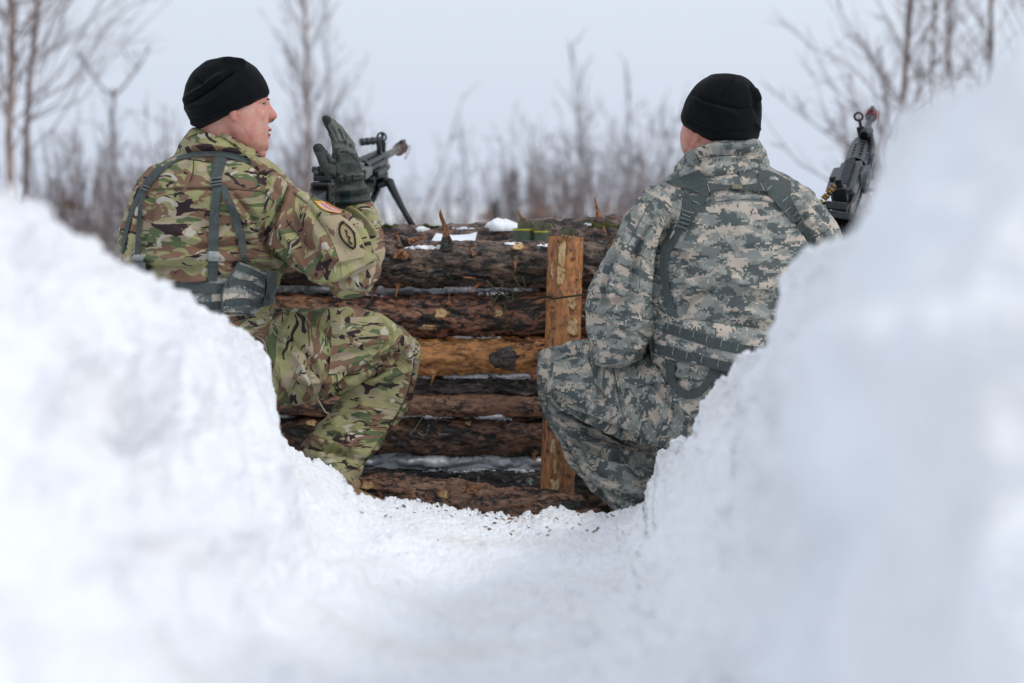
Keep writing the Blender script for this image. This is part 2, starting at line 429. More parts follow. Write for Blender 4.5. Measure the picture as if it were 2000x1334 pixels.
def mat_ucp(name='digital_camouflage_cloth', dim=1.0):
    k = NT(name); v = k.coord('UV')
    sn = k.n('ShaderNodeVectorMath', operation='SNAP'); k.l(v, sn.inputs[0]); sn.inputs[1].default_value = (.0043, .0043, .0043)
    def st(sc, loc):
        m = k.n('ShaderNodeMapping'); k.l(sn.outputs[0], m.inputs[0]); m.inputs['Scale'].default_value = sc; m.inputs['Location'].default_value = loc; return m.outputs[0]
    q = lambda c: tuple(x*dim for x in c)
    tan, mid, drk, lt = q((.455, .392, .325)), q((.215, .224, .208)), q((.092, .108, .106)), q((.29, .297, .265))
    wn_ = k.n('ShaderNodeTexWhiteNoise', noise_dimensions='2D'); k.l(sn.outputs[0], wn_.inputs['Vector'])
    j = k.math('MULTIPLY', k.math('SUBTRACT', wn_.outputs[0], .5), .07)
    def f(sc, loc, scale, det): return k.math('ADD', k.noise(st(sc, loc), scale, det, .62), j)
    c = k.mix(k.ramp(f((1, 1.8, 1), (0, 0, 0), 24, 3), [(.52, (0, 0, 0)), (.521, (1, 1, 1))]), mid, lt)
    c = k.mix(k.ramp(f((1, 2.0, 1), (3, 8, 0), 18, 3.5), [(.515, (0, 0, 0)), (.516, (1, 1, 1))]), c, drk)
    c = k.mix(k.ramp(f((1, 2.0, 1), (9, 2, 0), 19, 4), [(.552, (0, 0, 0)), (.553, (1, 1, 1))]), c, tan)
    k.col(c); k.rough(.85, .2)
    k.bump(k.math('ADD', k.math('MULTIPLY', k.noise(v, 700, 2), .25), k.noise(v, 38, 4, .55)), .5, .004); return k.m
def mat_bark(name, dark=(.018, .011, .010), mid=(.085, .040, .030), bare=(.30, .14, .055), bamt=.62, lich=.72, lcol=(.20, .24, .18), stretch=2.6, wet=.22, seed=0, axis=0, flake=(.17, .12, .095), famt=.62):
    k = NT(name); sc = [stretch]*3; sc[axis] = 1
    sc = [x*1.0 for x in sc]; v = k.coord('Object', tuple(sc), (seed, seed*2, seed*.7)); w = k.coord('Object', (1, 1, 1), (seed*3, 1, 2))
    n1 = k.noise(v, 15, 7, .66, .7); n2 = k.noise(w, 4.5, 4, .6); n3 = k.noise(w, 40, 6, .7); n4 = k.noise(v, 30, 6, .75, .4); n5 = k.noise(v, 40, 5, .62, .8)
    dark = tuple(x*.8 for x in dark); mid = tuple(x*1.35 for x in mid)
    c = k.ramp(n1, [(.45, dark), (.495, mid), (.60, tuple(x*2.0 for x in mid)), (.68, tuple(x*1.0 for x in mid))])
    c = k.mix(k.ramp(n5, [(.40, (1, 1, 1)), (.47, (0, 0, 0))]), c, tuple(x*.45 for x in dark))
    c = k.mix(k.ramp(n5, [(famt, (0, 0, 0)), (famt+.08, (1, 1, 1))]), c, flake)
    c = k.mix(k.ramp(k.math('ADD', k.math('MULTIPLY', n2, .6), k.math('MULTIPLY', n3, .4)), [(bamt-.04, (0, 0, 0)), (bamt+.02, (1, 1, 1))]), c,
              k.ramp(n4, [(.38, tuple(x*.28 for x in bare)), (.5, tuple(x*.75 for x in bare)), (.64, tuple(min(1, x*1.15) for x in bare))]))
    c = k.mix(k.ramp(k.noise(w, 38, 4, .65, 1), [(lich, (0, 0, 0)), (lich+.05, (1, 1, 1))]), c, lcol)
    k.col(c); k.rough(k.ramp(n4, [(.42, (wet,)*3), (.58, (.75,)*3)]), .6)
    k.bump(k.math('ADD', n1, k.math('MULTIPLY', n5, .5)), .8, .009); return k.m
def mat_snow(name, base=(.82, .842, .88), bs=(18, 90), bd=.02, dirt=True, strength=.4):
    k = NT(name); v = k.coord()
    c = base
    if dirt:
        c = k.mix(k.ramp(k.noise(v, 3.0, 5, .6), [(.48, (0, 0, 0)), (.70, (1,)*3)]), base, tuple(b*m for b, m in zip(base, (.92, .885, .85))))
    k.col(c); k.rough(.62, .25)
    k.b.inputs['Subsurface Weight'].default_value = .0
    k.bump(k.math('ADD', k.noise(v, bs[0], 5, .6), k.math('MULTIPLY', k.noise(v, bs[1], 4, .7), .35)), strength, bd); return k.m
M = {}
M['ocp'] = mat_ocp(); M['ucp'] = mat_ucp(); M['ucp_belt'] = mat_ucp('digital_camouflage_webbing', 1.12)
M['snow'] = mat_snow('snow'); M['snow_near'] = mat_snow('snow_bank_surface', bs=(10, 50), bd=.03); M['snow_far'] = mat_snow('snow_field', dirt=False)
def mat_beanie():
    k = NT('black_fleece'); v = k.coord(); n = k.noise(v, 420, 3, .7)
    k.col(k.ramp(n, [(.3, (.002, .0023, .003)), (.75, (.0075, .0085, .0105))])); k.rough(.95, .12)
    k.b.inputs['Sheen Weight'].default_value = .03; k.bump(k.math('ADD', n, k.noise(v, 90, 3)), .5, .0015); return k.m
M['beanie'] = mat_beanie()
def mat_skin():
    k = NT('skin'); v = k.coord(); n = k.noise(v, 22, 4, .6); f = k.noise(v, 260, 3, .6)
    c = k.ramp(n, [(.38, (.49, .185, .145)), (.62, (.56, .30, .235))])
    c = k.mix(.35, c, k.noise(v, 420, 3, .7, out=0), 'OVERLAY')
    k.col(c); k.rough(.5, .35); k.b.inputs['Subsurface Weight'].default_value = .12; k.b.inputs['Subsurface Radius'].default_value = (.012, .004, .002)
    k.bump(f, .12, .001); return k.m
M['skin'] = mat_skin()
M['lip'] = plain('lips', (.36, .12, .105), .4, .4, vs=200)
M['hair'] = plain('brown_hair', (.10, .055, .035), .7, vs=400, bump=.5, bs=900)
M['eye'] = plain('eye', (.30, .30, .28), .2, .5, vs=50, bump=0); M['iris'] = plain('lashes', (.03, .02, .018), .5, vs=50)
M['strap'] = plain('grey_webbing', (.066, .080, .078), .8, .2, vs=150, bump=.5, bs=700, bd=.002)
M['strap_lt'] = plain('pale_webbing_keeper', (.30, .32, .30), .8, .2, vs=150)
M['stitch'] = plain('stitching', (.30, .33, .32), .9, .1, vs=300)
M['buckle'] = plain('grey_plastic', (.075, .09, .088), .45, .45, vs=80)
M['seam'] = plain('dark_seam', (.055, .055, .035), .9, .1, vs=100)
M['glove'] = plain('sage_glove_cloth', (.062, .070, .064), .85, .25, var=.35, vs=70, bump=.6, bs=500, bd=.003)
M['glove_lt'] = plain('sage_glove_leather', (.105, .112, .10), .7, .3, var=.35, vs=60, bump=.5, bs=200, bd=.003)
M['glove_dk'] = plain('dark_glove_grip', (.014, .018, .017), .55, .4, vs=80)
M['gun'] = plain('black_gun_metal', (.020, .022, .025), .42, .5, metal=.3, var=.4, vs=90, bump=.1)
M['gun_g'] = plain('worn_grey_steel', (.12, .115, .105), .42, .5, metal=.5, var=.35, vs=60, bump=.1)
M['gun_m'] = plain('grey_coated_metal', (.040, .045, .053), .42, .5, metal=.4, var=.3, vs=70, bump=.1)
M['void'] = plain('deep_black', (.004, .004, .004), .9, .1, vs=10)
M['red'] = plain('red_paint', (.16, .022, .020), .5, .4, vs=90); M['brass'] = plain('brass', (.22, .14, .05), .3, .5, metal=.8, vs=90)
M['fleece'] = plain('tan_hook_fleece', (.42, .35, .225), .95, .1, var=.22, vs=450, bump=.8, bs=800, bd=.003)
M['thread_blk'] = plain('black_embroidery', (.012, .014, .012), .8, .2, vs=300)
M['emb'] = plain('tan_embroidery', (.32, .25, .14), .9, .1, vs=300)
M['gold'] = plain('gold_thread', (.62, .30, .03), .7, .2, vs=300); M['fred'] = plain('flag_red', (.36, .03, .05), .8, .2, vs=300)
M['fwhite'] = plain('flag_white', (.62, .60, .56), .8, .2, vs=300); M['fblue'] = plain('flag_blue', (.03, .05, .14), .8, .2, vs=300)
M['cord'] = plain('tan_elastic_cord', (.38, .33, .24), .8, .2, vs=300)
M['tie'] = plain('dark_green_cord', (.035, .038, .022), .8, .2, vs=300)
M['wood'] = None
def mat_wood():
    k = NT('fresh_cut_wood'); v = k.coord(); n = k.noise(v, 35, 5, .6, .5); r = k.noise(v, 160, 3, .6)
    k.col(k.mix(k.ramp(r, [(.35, (0, 0, 0)), (.65, (.5,)*3)]), k.ramp(n, [(.30, (.46, .27, .12)), (.5, (.66, .47, .26)), (.66, (.72, .53, .31)), (.78, (.34, .15, .06))]), (.42, .24, .10)))
    k.rough(.6, .3); k.bump(r, .4, .002); return k.m
M['wood'] = mat_wood(); M['wood2'] = plain('weathered_cut_wood', (.28, .15, .065), .7, .3, var=.55, vs=90, bump=.6, bs=160, bd=.003)
M['splinter'] = plain('splintered_wood', (.24, .11, .055), .7, .3, var=.85, vs=130, bump=.8, bs=150, bd=.004)
M['twig'] = plain('green_brown_twig', (.055, .055, .028), .7, .3, var=.4, vs=60)
M['paper'] = plain('white_paper', (.74, .77, .84), .8, .2, var=.03, vs=20)
M['can'] = plain('olive_green_paint', (.050, .072, .045), .45, .45, var=.2, vs=40); M['can_y'] = plain('yellow_paint', (.42, .36, .02), .5, .4, var=.1)
M['can_m'] = plain('dull_olive_metal', (.12, .12, .075), .5, .4, metal=.3, vs=80); M['ring'] = plain('dull_steel', (.22, .20, .15), .4, .5, metal=.7)
M['boot'] = plain('tan_suede', (.25, .17, .10), .85, .2, vs=60)
M['moss'] = plain('green_moss', (.07, .08, .025), .95, .1, var=.5, vs=120, bump=1, bs=200, bd=.006)
# ------------------------------------------------------------------ the ground behind and under everything
def ss(a, b, x): t = np.clip((x-a)/(b-a), 0, 1); return t*t*(3-2*t)
def ground_z(x, y):
    berm = .66*ss(6.52, 6.72, y)*(1-ss(7.6, 10.5, y))*ss(-1.05, -.62, x)
    berm2 = .30*ss(6.5, 7.0, y)*(1-ss(-1.05, -.6, x))
    far = .14+.05*np.sin(x*.21)*np.sin(y*.17)
    z = -.12+(far+.12)*ss(6.4, 9.5, y)
    return np.maximum(z, np.maximum(berm-.02, berm2*(1-ss(8, 11, y))))+.02*fbm(np.stack([x*.8, y*.8, x*0], -1), 3)
def grid(name, xs, ys, zf, mat):
    X, Y = np.meshgrid(xs, ys, indexing='ij'); Z = zf(X, Y); V = np.stack([X, Y, Z], -1).reshape(-1, 3); nx, ny = X.shape
    i = np.arange(nx-1)[:, None]*ny; j = np.arange(ny-1)[None]
    Q = np.stack([i+j, i+ny+j, i+ny+j+1, i+j+1], -1).reshape(-1, 4)
    return mesh(name, V, Q, mat)
xs = np.concatenate([-np.geomspace(700, 2.6, 40), np.linspace(-2.5, 2.5, 130), np.geomspace(2.6, 700, 40)])
ys = np.concatenate([[-60, -20, -5, 0, 2, 4], np.linspace(5, 9, 120), np.geomspace(9.1, 1400, 70)])
tag(grid('snow_ground', xs, ys, ground_z, M['snow_far']), kind='structure')
# ------------------------------------------------------------------ snow banks and the tramped snow between them
def bank(name, crest, r0f, pxa, pxb, ncol, nrow, mat, ybot=1560, curve=1.0, amp=1.0, back=1.2, crumb=6.0, seed=0, fall=420, fine=1.0, dents=(), rs=1.0, wide=0, sc=120.):
    c = np.array(crest, float); px = np.linspace(pxa, pxb, ncol)
    if wide: px = np.unique(np.concatenate([px, np.linspace(wide, pxa if wide < pxa else pxb, 90)])); ncol = len(px)
    yc = np.interp(px, c[:, 0], c[:, 1]); R = np.interp(px, c[:, 0], c[:, 2])
    k = np.ones(61)/61; R = np.convolve(np.pad(R, 30, 'edge'), k, 'valid')*rs
    yc0 = yc; yc = yc+crumb*fbm(np.stack([px/26, px*0+seed, px*0], -1), 5, .62)*1.3
    r0 = r0f(px)
    nf = int(nrow*.86); t = np.linspace(0, 1, nf); t = 1-(1-t)**1.12
    kk = np.ones(61)/61; ycs = np.convolve(np.pad(yc0, 30, 'edge'), kk, 'valid'); dist = (ybot-ycs)[:, None]*(1-t)[None]
    py = ybot-(ybot-ycs)[:, None]*t[None]+(yc-yc0)[:, None]*np.exp(-dist/22.)+(yc0-ycs)[:, None]*np.exp(-dist/sc)
    r = r0[:, None]+(R-r0)[:, None]*np.clip((ybot-py)/(ybot-ycs[:, None]), 0, 1.12)**curve
    s = np.linspace(0, 1, nrow-nf+1)[1:]
    py2 = yc[:, None]+fall*s[None]**1.35; r2 = r[:, -1:]+back*s[None]**.9
    PX = np.broadcast_to(px[:, None], (ncol, nrow)); PY = np.concatenate([py, py2], 1); RR = np.concatenate([r, r2], 1)
    G = PV(PX, PY, RR)
    ws = s*s*(3-2*s); bz = G[:, nf-1, 2]; los = CAMZ+(bz-CAMZ)[:, None]*r2/r[:, -1:]; G[:, nf:, 2] = (los-.02*s)*(1-ws)-.25*ws
    bx = G[:, nf-1, 0]/r[:, -1]; G[:, nf:, 0] = bx[:, None]*r2; G[:, nf:, 1] = r2
    du = np.gradient(G, axis=0); dv = np.gradient(G, axis=1); N = np.cross(du, dv); N /= np.linalg.norm(N, axis=-1)[..., None]+1e-12
    N[N[..., 1] > 0.999] *= 1
    if N[ncol//2, nrow//3, 1] > 0: N = -N
    g = G+seed
    big = fbm(g*np.array([2.6, 2.6, 2.0]), 2)*.045+ridged(g*np.array([6.5, 6.5, 4.0])+3, 2)*.017+fbm(g*14, 2)*.010
    sm = fbm(g*34, 3, .6)*.0058+np.maximum(fbm(g*20+7, 4, .65)-.15, 0)*.012
    fade = np.ones((ncol, nrow)); kk = np.ones(61)/61; ycs = np.convolve(np.pad(yc0, 30, 'edge'), kk, 'valid'); fade = np.clip(.08+(PY-ycs[:, None])/230., .08, 1); fade[:, nf:] = .08
    D = (big*amp*fade+sm*fine)
    for (cx, cy, rx, ry, a) in dents: D = D+fade*a*np.exp(-((PX-cx)/rx)**2-((PY-cy)/ry)**2)
    G = G+N*D[..., None]
    G[..., 2] = np.maximum(G[..., 2], -.25)
    i = np.arange(ncol-1)[:, None]*nrow; j = np.arange(nrow-1)[None]
    Q = np.stack([i+j, i+nrow+j, i+nrow+j+1, i+j+1], -1).reshape(-1, 4)
    o = mesh(name, G.reshape(-1, 3), Q, mat); tag(o, kind='structure'); return o
Lc = [(-4600, 1300, 1.9), (-3600, 900, 1.9), (-2400, 420, 2.0), (-1200, 300, 2.1), (-500, 330, 2.2), (-200, 350, 2.3), (0, 372, 2.4), (60, 392, 2.5), (95, 412, 2.6), (130, 448, 2.7), (180, 490, 2.9), (250, 520, 3.1), (300, 548, 3.3), (352, 566, 3.5), (378, 590, 3.7),
      (400, 612, 3.85), (440, 628, 4.0), (480, 650, 4.15), (505, 672, 4.3), (518, 692, 4.4), (524, 730, 4.45), (534, 790, 4.45), (541, 850, 4.45), (547, 920, 4.45), (560, 990, 4.4), (590, 1040, 4.3), (640, 1090, 4.2), (720, 1155, 4.0), (800, 1225, 3.8), (900, 1310, 3.6)]
bank('snow_bank', Lc, lambda p: 1.75+0*p, -500, 900, 620, 430, M['snow_near'], seed=1.3, crumb=8, amp=1.35, rs=1.1, wide=-4600,
     dents=[(290, 960, 75, 150, -.10), (120, 850, 60, 100, -.05), (470, 760, 30, 160, -.04), (400, 840, 26, 130, -.035), (330, 1085, 45, 40, .035), (100, 1160, 80, 50, .03), (60, 560, 60, 120, -.04), (230, 600, 60, 90, .03), (420, 1040, 60, 50, .03)])
Rc = [(880, 1330, 3.9), (1020, 1200, 4.3), (1120, 1125, 4.55), (1200, 1062, 4.8), (1240, 1010, 4.9), (1262, 985, 4.9), (1268, 940, 5.0), (1280, 925, 5.0), (1284, 890, 5.0), (1310, 872, 4.9), (1350, 855, 4.8), (1366, 830, 4.7), (1372, 790, 4.6), (1395, 760, 4.5), (1420, 730, 4.3), (1440, 700, 4.1),
      (1475, 698, 3.9), (1500, 690, 3.8), (1512, 650, 3.7), (1524, 610, 3.6), (1530, 560, 3.5), (1545, 510, 3.3), (1575, 494, 3.1), (1610, 478, 2.9), (1665, 464, 2.6), (1700, 448, 2.4), (1718, 400, 2.15), (1727, 320, 2.0), (1742, 266, 1.85), (1776, 228, 1.75), (1832, 192, 1.65), (1900, 162, 1.6), (2000, 92, 1.55), (2200, 20, 1.5), (2600, -60, 1.5), (3300, -60, 1.5), (4200, 350, 1.5), (5200, 1000, 1.5), (6000, 1300, 1.5)]
bank('snow_bank', Rc, lambda p: np.interp(p, [1000, 1500, 2000, 2600], [1.75, 1.6, 1.3, 1.2]), 880, 2600, 700, 430, M['snow_near'], seed=7.7, crumb=10, amp=1.25, rs=1.12, wide=6000,
     dents=[(1700, 1090, 110, 110, -.04), (1500, 940, 40, 40, -.03), (1560, 760, 90, 40, .03), (1830, 700, 120, 60, .03), (1420, 900, 50, 60, .02)])
Gc = [(300, 790, 5.6), (480, 790, 5.6), (522, 800, 5.6), (548, 840, 5.62), (565, 872, 5.66), (592, 890, 5.7), (620, 896, 5.72), (650, 910, 5.74), (672, 925, 5.76), (680, 950, 5.78), (700, 966, 5.82), (730, 970, 5.84), (760, 972, 5.86), (800, 976, 5.87), (850, 985, 5.9), (905, 994, 5.92),
      (960, 1002, 5.92), (1020, 1006, 5.93), (1052, 1003, 5.9), (1072, 990, 5.88), (1100, 988, 5.87), (1120, 1000, 5.87), (1150, 1004, 5.86), (1200, 999, 5.85), (1240, 992, 5.8), (1290, 960, 5.6), (1400, 940, 5.4), (1700, 940, 5.2)]
FLOOR = bank('snow_trench_floor', Gc, lambda p: 1.7+0*p, 300, 1700, 860, 470, M['snow'], seed=4.1, sc=60., crumb=7, amp=.55, dents=[(760, 1060, 40, 14, -.035), (860, 1035, 60, 10, -.03), (980, 1070, 50, 14, -.035), (900, 1100, 60, 14, .015), (1080, 1050, 60, 12, -.03), (680, 1010, 30, 12, -.03), (720, 1120, 80, 25, -.045), (1000, 1150, 90, 25, -.045), (850, 1200, 100, 40, .03), (1150, 1040, 30, 12, .015)], back=.55, fall=200, curve=1.35, fine=1.15, ybot=1520)
# ------------------------------------------------------------------ timber wall
def log(pa, pb, Y0, Y1, rad, mat, label, knots=(), seed=0, group='logs stacked in the trench wall', bumpy=1.0, cat='log'):
    """pa, pb: centre line end pixels; rad metres"""
    A, B = P(pa[0], pa[1], Y0), P(pb[0], pb[1], Y1); ax = B-A; L = np.linalg.norm(ax); ax = ax/L
    e1 = np.cross(ax, [0, 1, 0]); e1 /= np.linalg.norm(e1); e2 = np.cross(ax, e1)
    n, m = int(L/.0042), 96; t = np.linspace(0, 1, n); th = np.arange(m)*2*np.pi/m
    T, TH = np.meshgrid(t, th, indexing='ij')
    cl = A+T[..., None]*ax*L
    cl = cl+(e1*(fbm(np.stack([T*L*1.3+seed, T*0, T*0], -1), 2)*.012)[..., None])
    d = np.cos(TH)[..., None]*e1+np.sin(TH)[..., None]*e2
    q = cl+d*rad
    pl = fbm(q*np.array([15, 42, 42])+seed, 3, .55); r = rad*(1+.07*fbm(q*4+seed, 2))+bumpy*(.0045*ridged(q*np.array([14, 26, 26])+seed, 3)-.004)+bumpy*.0042*np.clip(pl*4.5, -1, 1)+bumpy*.0009*fbm(q*90+seed, 2)
    for (k, ang, amp, w) in [(kk[0], kk[1], kk[2], kk[3]) for kk in knots]:
        dd = ((T-k)*L)**2+(np.angle(np.exp(1j*(TH-ang)))*rad)**2; r = r+amp*np.exp(-dd/w**2)
    V = (cl+d*r[..., None]).reshape(-1, 3)
    i = np.arange(n-1)[:, None]*m; j = np.arange(m)[None]; j2 = (j+1) % m
    Q = np.stack([i+j, i+j2, i+m+j2, i+m+j], -1).reshape(-1, 4)
    o = mesh('log', V, Q, mat); tag(o, label, cat, group)
    mb = MB()
    for e, c0 in ((0, A), (n-1, B)):
        ring = V[e*m:(e+1)*m]; c = ring.mean(0); MB().add(np.concatenate([ring+(1 if e else -1)*ax*.001, [c]]), [(k, (k+1) % m, m) for k in range(m)]).build('cut_end', M['wood'], o)
    o['ax'] = 0; del o['ax']
    return o
def surf(o, px, py):
    """point and normal where the sight line of a pixel meets a thing"""
    me = o.data; k = o.get('_b')
    if o.name not in BV: BV[o.name] = BVHTree.FromPolygons([tuple(o.matrix_world @ v.co) if False else tuple(v.co) for v in me.vertices], [tuple(p.vertices) for p in me.polygons])
    c = Vector((0, 0, CAMZ)); d = (Vector(P(px, py, 6))-c).normalized(); h = BV[o.name].ray_cast(c, d)
    return (np.array(h[0]), np.array(h[1])) if h[0] is not None else (P(px, py, 6.45), np.array([0, -1., 0]))
BV = {}
def jag(o, px, py, dirpx, length, r0, r1=None, mat='splinter', name='branch_stub', out=.5, bend=.3):
    """broken branch stub: an uneven splintered tube growing out of a log"""
    p, nrm = surf(o, px, py); up = P(px+dirpx[0]*50, py+dirpx[1]*50, p[1])-P(px, py, p[1]); up /= np.linalg.norm(up)+1e-9
    d = up*(1-out)+np.array([0, -1, 0])*out; d /= np.linalg.norm(d); s2 = np.cross(d, [0.3, .2, 1.]); s2 /= np.linalg.norm(s2); s3 = np.cross(d, s2)
    n, m = 9, 9; tt = np.linspace(-.15, 1, n); w1, w2 = random.uniform(-1, 1)*bend*length*.7, random.uniform(-1, 1)*bend*length*.5
    r1 = r0*.6 if r1 is None else r1
    th = np.arange(m)*2*np.pi/m; lob = 1+.35*np.cos(2*th+random.random()*6)*random.uniform(.4, 1)+rng.normal(size=m)*.14
    V = []
    for i, q in enumerate(tt):
        c = p+d*length*q+s2*w1*q*q+s3*w2*math.sin(q*3); r = (r0*1.5*(1-max(q, 0))**3+r0*(1-q)+r1*q*.8)*(1-.15*random.random())*.82
        V.append(c+(s2*np.cos(th)[:, None]+s3*np.sin(th)[:, None])*(r*lob)[:, None]+rng.normal(size=(m, 3))*r*.07)
    V = np.array(V); V[-1] += d*(rng.uniform(-.6, 1.6, m)*r0*1.8)[:, None]; V[-2] += d*(rng.uniform(-.3, .3, m)*r0)[:, None]
    F = [(i*m+k, i*m+(k+1) % m, (i+1)*m+(k+1) % m, (i+1)*m+k) for i in range(n-1) for k in range(m)]+[(( n-1)*m+k, (n-1)*m+(k+1) % m, n*m) for k in range(m)]
    mi = [1 if f[0] < 3*m and length > .025 else 0 for f in F]
    V = np.concatenate([V.reshape(-1, 3), [V[-2].mean(0)]])
    return mesh(name, V, F, [M[mat], o.data.materials[0]], o, mi=mi, smooth=False)
def knot(o, px, py, w, h, name='knot', mat='wood', proud=.004, ang=0):
    """pale oval where a branch was sawn flush: a shallow faceted disc with a ridge of bark round it"""
    p, nrm = surf(o, px, py); mb = MB(); nr, na = 5, 22; V = []; ys = []
    for i in range(nr+1):
        f = i/nr
        for k in range(na):
            a = 2*math.pi*k/na; j = 1+.13*math.sin(3*a+px)+.08*math.sin(5*a+py)
            dx, dy = math.cos(a)*w/2*f*j, math.sin(a)*h/2*f*j
            if ang: dx, dy = dx*math.cos(ang)-dy*math.sin(ang), dx*math.sin(ang)+dy*math.cos(ang)
            q, _ = surf(o, px+dx, py+dy); ys.append(q[1]); V.append((px+dx, py+dy, f))
    ymid = np.median(ys[:na*3]); W = []
    for (x, y, f), yy in zip(V, ys):
        Yv = min(ymid*(1-f)+yy*f, yy)-proud*(1-f**6) if f < 1 else yy+.004
        if proud == .009 and f < 1: Yv = np.percentile(ys, 12)-.0005
        W.append(P(x, y, Yv))
    F = [(i*na+k, i*na+(k+1) % na, (i+1)*na+(k+1) % na, (i+1)*na+k) for i in range(nr) for k in range(na)]
    W = np.array(W)+rng.normal(size=(len(W), 3))*.0006
    mi = [1 if i == nr-1 or (i == nr-2 and k % 5 < 3) else 0 for i in range(nr) for k in range(na)]
    return mesh(name, W, F, [M[mat], M['wood2']], o, mi=mi)
b1 = mat_bark('wet_dark_spruce_bark', (.012, .009, .007), (.070, .043, .029), (.22, .09, .04), .66, .66, (.10, .11, .075), seed=1)
b2 = mat_bark('red_brown_bark', (.014, .008, .006), (.125, .054, .030), (.26, .12, .05), .60, .80, seed=4)
b3 = mat_bark('orange_peeled_bark', (.030, .012, .006), (.22, .085, .028), (.66, .30, .10), .47, .90, stretch=2.6, seed=8, flake=(.32, .17, .07))
b4 = mat_bark('grey_black_bark', (.010, .008, .008), (.055, .042, .038), (.22, .13, .08), .60, .68, (.19, .17, .16), seed=12)
b5 = mat_bark('dark_plum_bark', (.010, .006, .005), (.078, .037, .020), (.24, .10, .045), .64, .90, seed=15)
b6 = mat_bark('lichened_black_bark', (.007, .006, .006), (.022, .016, .014), (.10, .05, .025), .68, .60, (.25, .31, .27), seed=19)
b7 = mat_bark('brown_scarred_bark', (.020, .013, .009), (.145, .076, .045), (.30, .15, .085), .57, .72, (.30, .27, .24), seed=23)
bp = mat_bark('peeled_post_bark', (.045, .018, .008), (.19, .078, .030), (.52, .22, .075), .49, .93, (.06, .03, .02), stretch=3.0, wet=.3, seed=31, axis=2, flake=(.33, .17, .08), famt=.60)
b0 = mat_bark('mossy_top_log_bark', (.020, .013, .012), (.085, .050, .036), (.24, .11, .06), .62, .70, (.08, .09, .03), seed=37)
mpx = 1/(FPX/6.55)
top_back = log((500, 493), (1330, 466), 6.93, 6.97, .066, b0, 'mossy brown log lying along the very top of the wall, at the back', [(.375, 1.57, .02, .04), (.60, 1.57, .015, .05), (.845, 1.57, .03, .05)], 2)
l1 = log((440, 513), (1330, 521), 6.55, 6.55, .061, b1, 'dark wet log in the front row directly under the paper sheet', [(.32, 4.7, .012, .05), (.6, 1.5, .01, .05)], 3)
l2 = log((430, 616), (1330, 616), 6.56, 6.56, .0565, b2, 'reddish brown log with a pale round knot below the dark top log', [(.45, 0, .008, .06)], 5)
l3 = log((560, 694), (1330, 694), 6.55, 6.55, .0465, b3, 'orange half-peeled log at knee height with one dark bark patch', [(.5, 0, .006, .08)], 9)
l4a = log((500, 762), (1330, 758), 6.58, 6.58, .036, b4, 'black and grey bark log behind and above the grey cracked pole', [], 14)
l4b = log((530, 789), (1330, 796), 6.52, 6.52, .0285, b7, 'thin grey cracked pole below the black and grey log', [], 17, bumpy=.5)
l5 = log((430, 852), (1330, 852), 6.55, 6.55, .050, b5, 'dark plum-brown log above the wide strip of snow', [(.2, 0, .012, .04)], 21)
l6 = log((500, 944), (1330, 948), 6.53, 6.53, .040, b6, 'almost black log spotted with pale lichen, low in the wall', [], 25)
l7 = log((660, 948), (1330, 1020), 6.22, 6.15, .040, b7, 'brown scarred log lying on the trench floor in front of the post', [(.1, 4.4, .01, .04), (.32, 4.0, .01, .04)], 29, group='logs stacked in the trench wall')
# vertical post: a peeled pole with axe-cut facets
def post():
    A, B = P(1089, 985, 6.40), P(1105, 462, 6.43); ax = B-A; L = np.linalg.norm(ax); ax /= L; e1 = np.array([1, 0, 0.]); e1 -= ax*(e1@ax); e1 /= np.linalg.norm(e1); e2 = np.cross(ax, e1)
    n, m = 190, 64; t = np.linspace(0, 1, n); th = np.arange(m)*2*np.pi/m; T, TH = np.meshgrid(t, th, indexing='ij')
    cl = A+T[..., None]*ax*L; d = np.cos(TH)[..., None]*e1+np.sin(TH)[..., None]*e2; q = cl+d*.046
    r = .0455+.004*fbm(q*7, 2)+.0032*ridged(q*np.array([30, 30, 9]), 3)+.0022*fbm(q*70, 3)
    r = np.minimum(r, .0475)
    V = (cl+d*r[..., None]).reshape(-1, 3); i = np.arange(n-1)[:, None]*m; j = np.arange(m)[None]; j2 = (j+1) % m
    Q = np.stack([i+j, i+j2, i+m+j2, i+m+j], -1).reshape(-1, 4)
    o = mesh('post', V, Q, bp); tag(o, 'upright peeled orange-brown post with pale cut patches in front of the logs', 'post')
    ring = V[(n-1)*m:]; mb = MB(); c = ring.mean(0)+ax*.003; mb.add(np.concatenate([ring+ax*.001, [c]]), [(k, (k+1) % m, m) for k in range(m)]); mb.build('cut_end', M['wood'], o)
    return o
pst = post()
for (x, y, w, h) in [(1098, 500, 21, 80), (1095, 538, 25, 52), (1117, 590, 26, 38), (1118, 640, 32, 44), (1080, 872, 15, 48), (1084, 950, 27, 42), (1079, 528, 9, 42), (1084, 910, 8, 40)]:
    k = knot(pst, x, y, w, h, 'cut_patch', proud=.009)
for (x, y, w) in [(1078, 600, 6), (1125, 690, 7), (1084, 720, 8), (1070, 820, 7), (1112, 930, 8), (1090, 470, 6), (1128, 545, 6), (1081, 640, 7), (1090, 884, 9), (1110, 880, 9), (1068, 880, 8), (1120, 505, 8)]: knot(pst, x, y, w, w*1.1, 'small_knot', 'splinter', .006)
for (o, x, y, w, h) in [(l2, 862, 612, 34, 24), (l2, 835, 640, 40, 12), (l2, 975, 612, 22, 20), (l1, 1012, 482, 30, 16), (l5, 608, 826, 26, 16), (l5, 915, 826, 16, 10), (l7, 717, 948, 32, 22), (l7, 866, 965, 26, 20), (l3, 985, 700, 60, 40)]:
    if o is l3: k = knot(o, x, y, 64, 50, 'bark_patch', 'moss', .004)
    else: knot(o, x, y, w, h, proud=.005)
bpch = [c for c in l3.children if c.name.startswith('bark_patch')][0]; bpch.data.materials.clear(); bpch.data.materials.append(b4)
tag(bpch, 'grey rough patch of remaining bark')
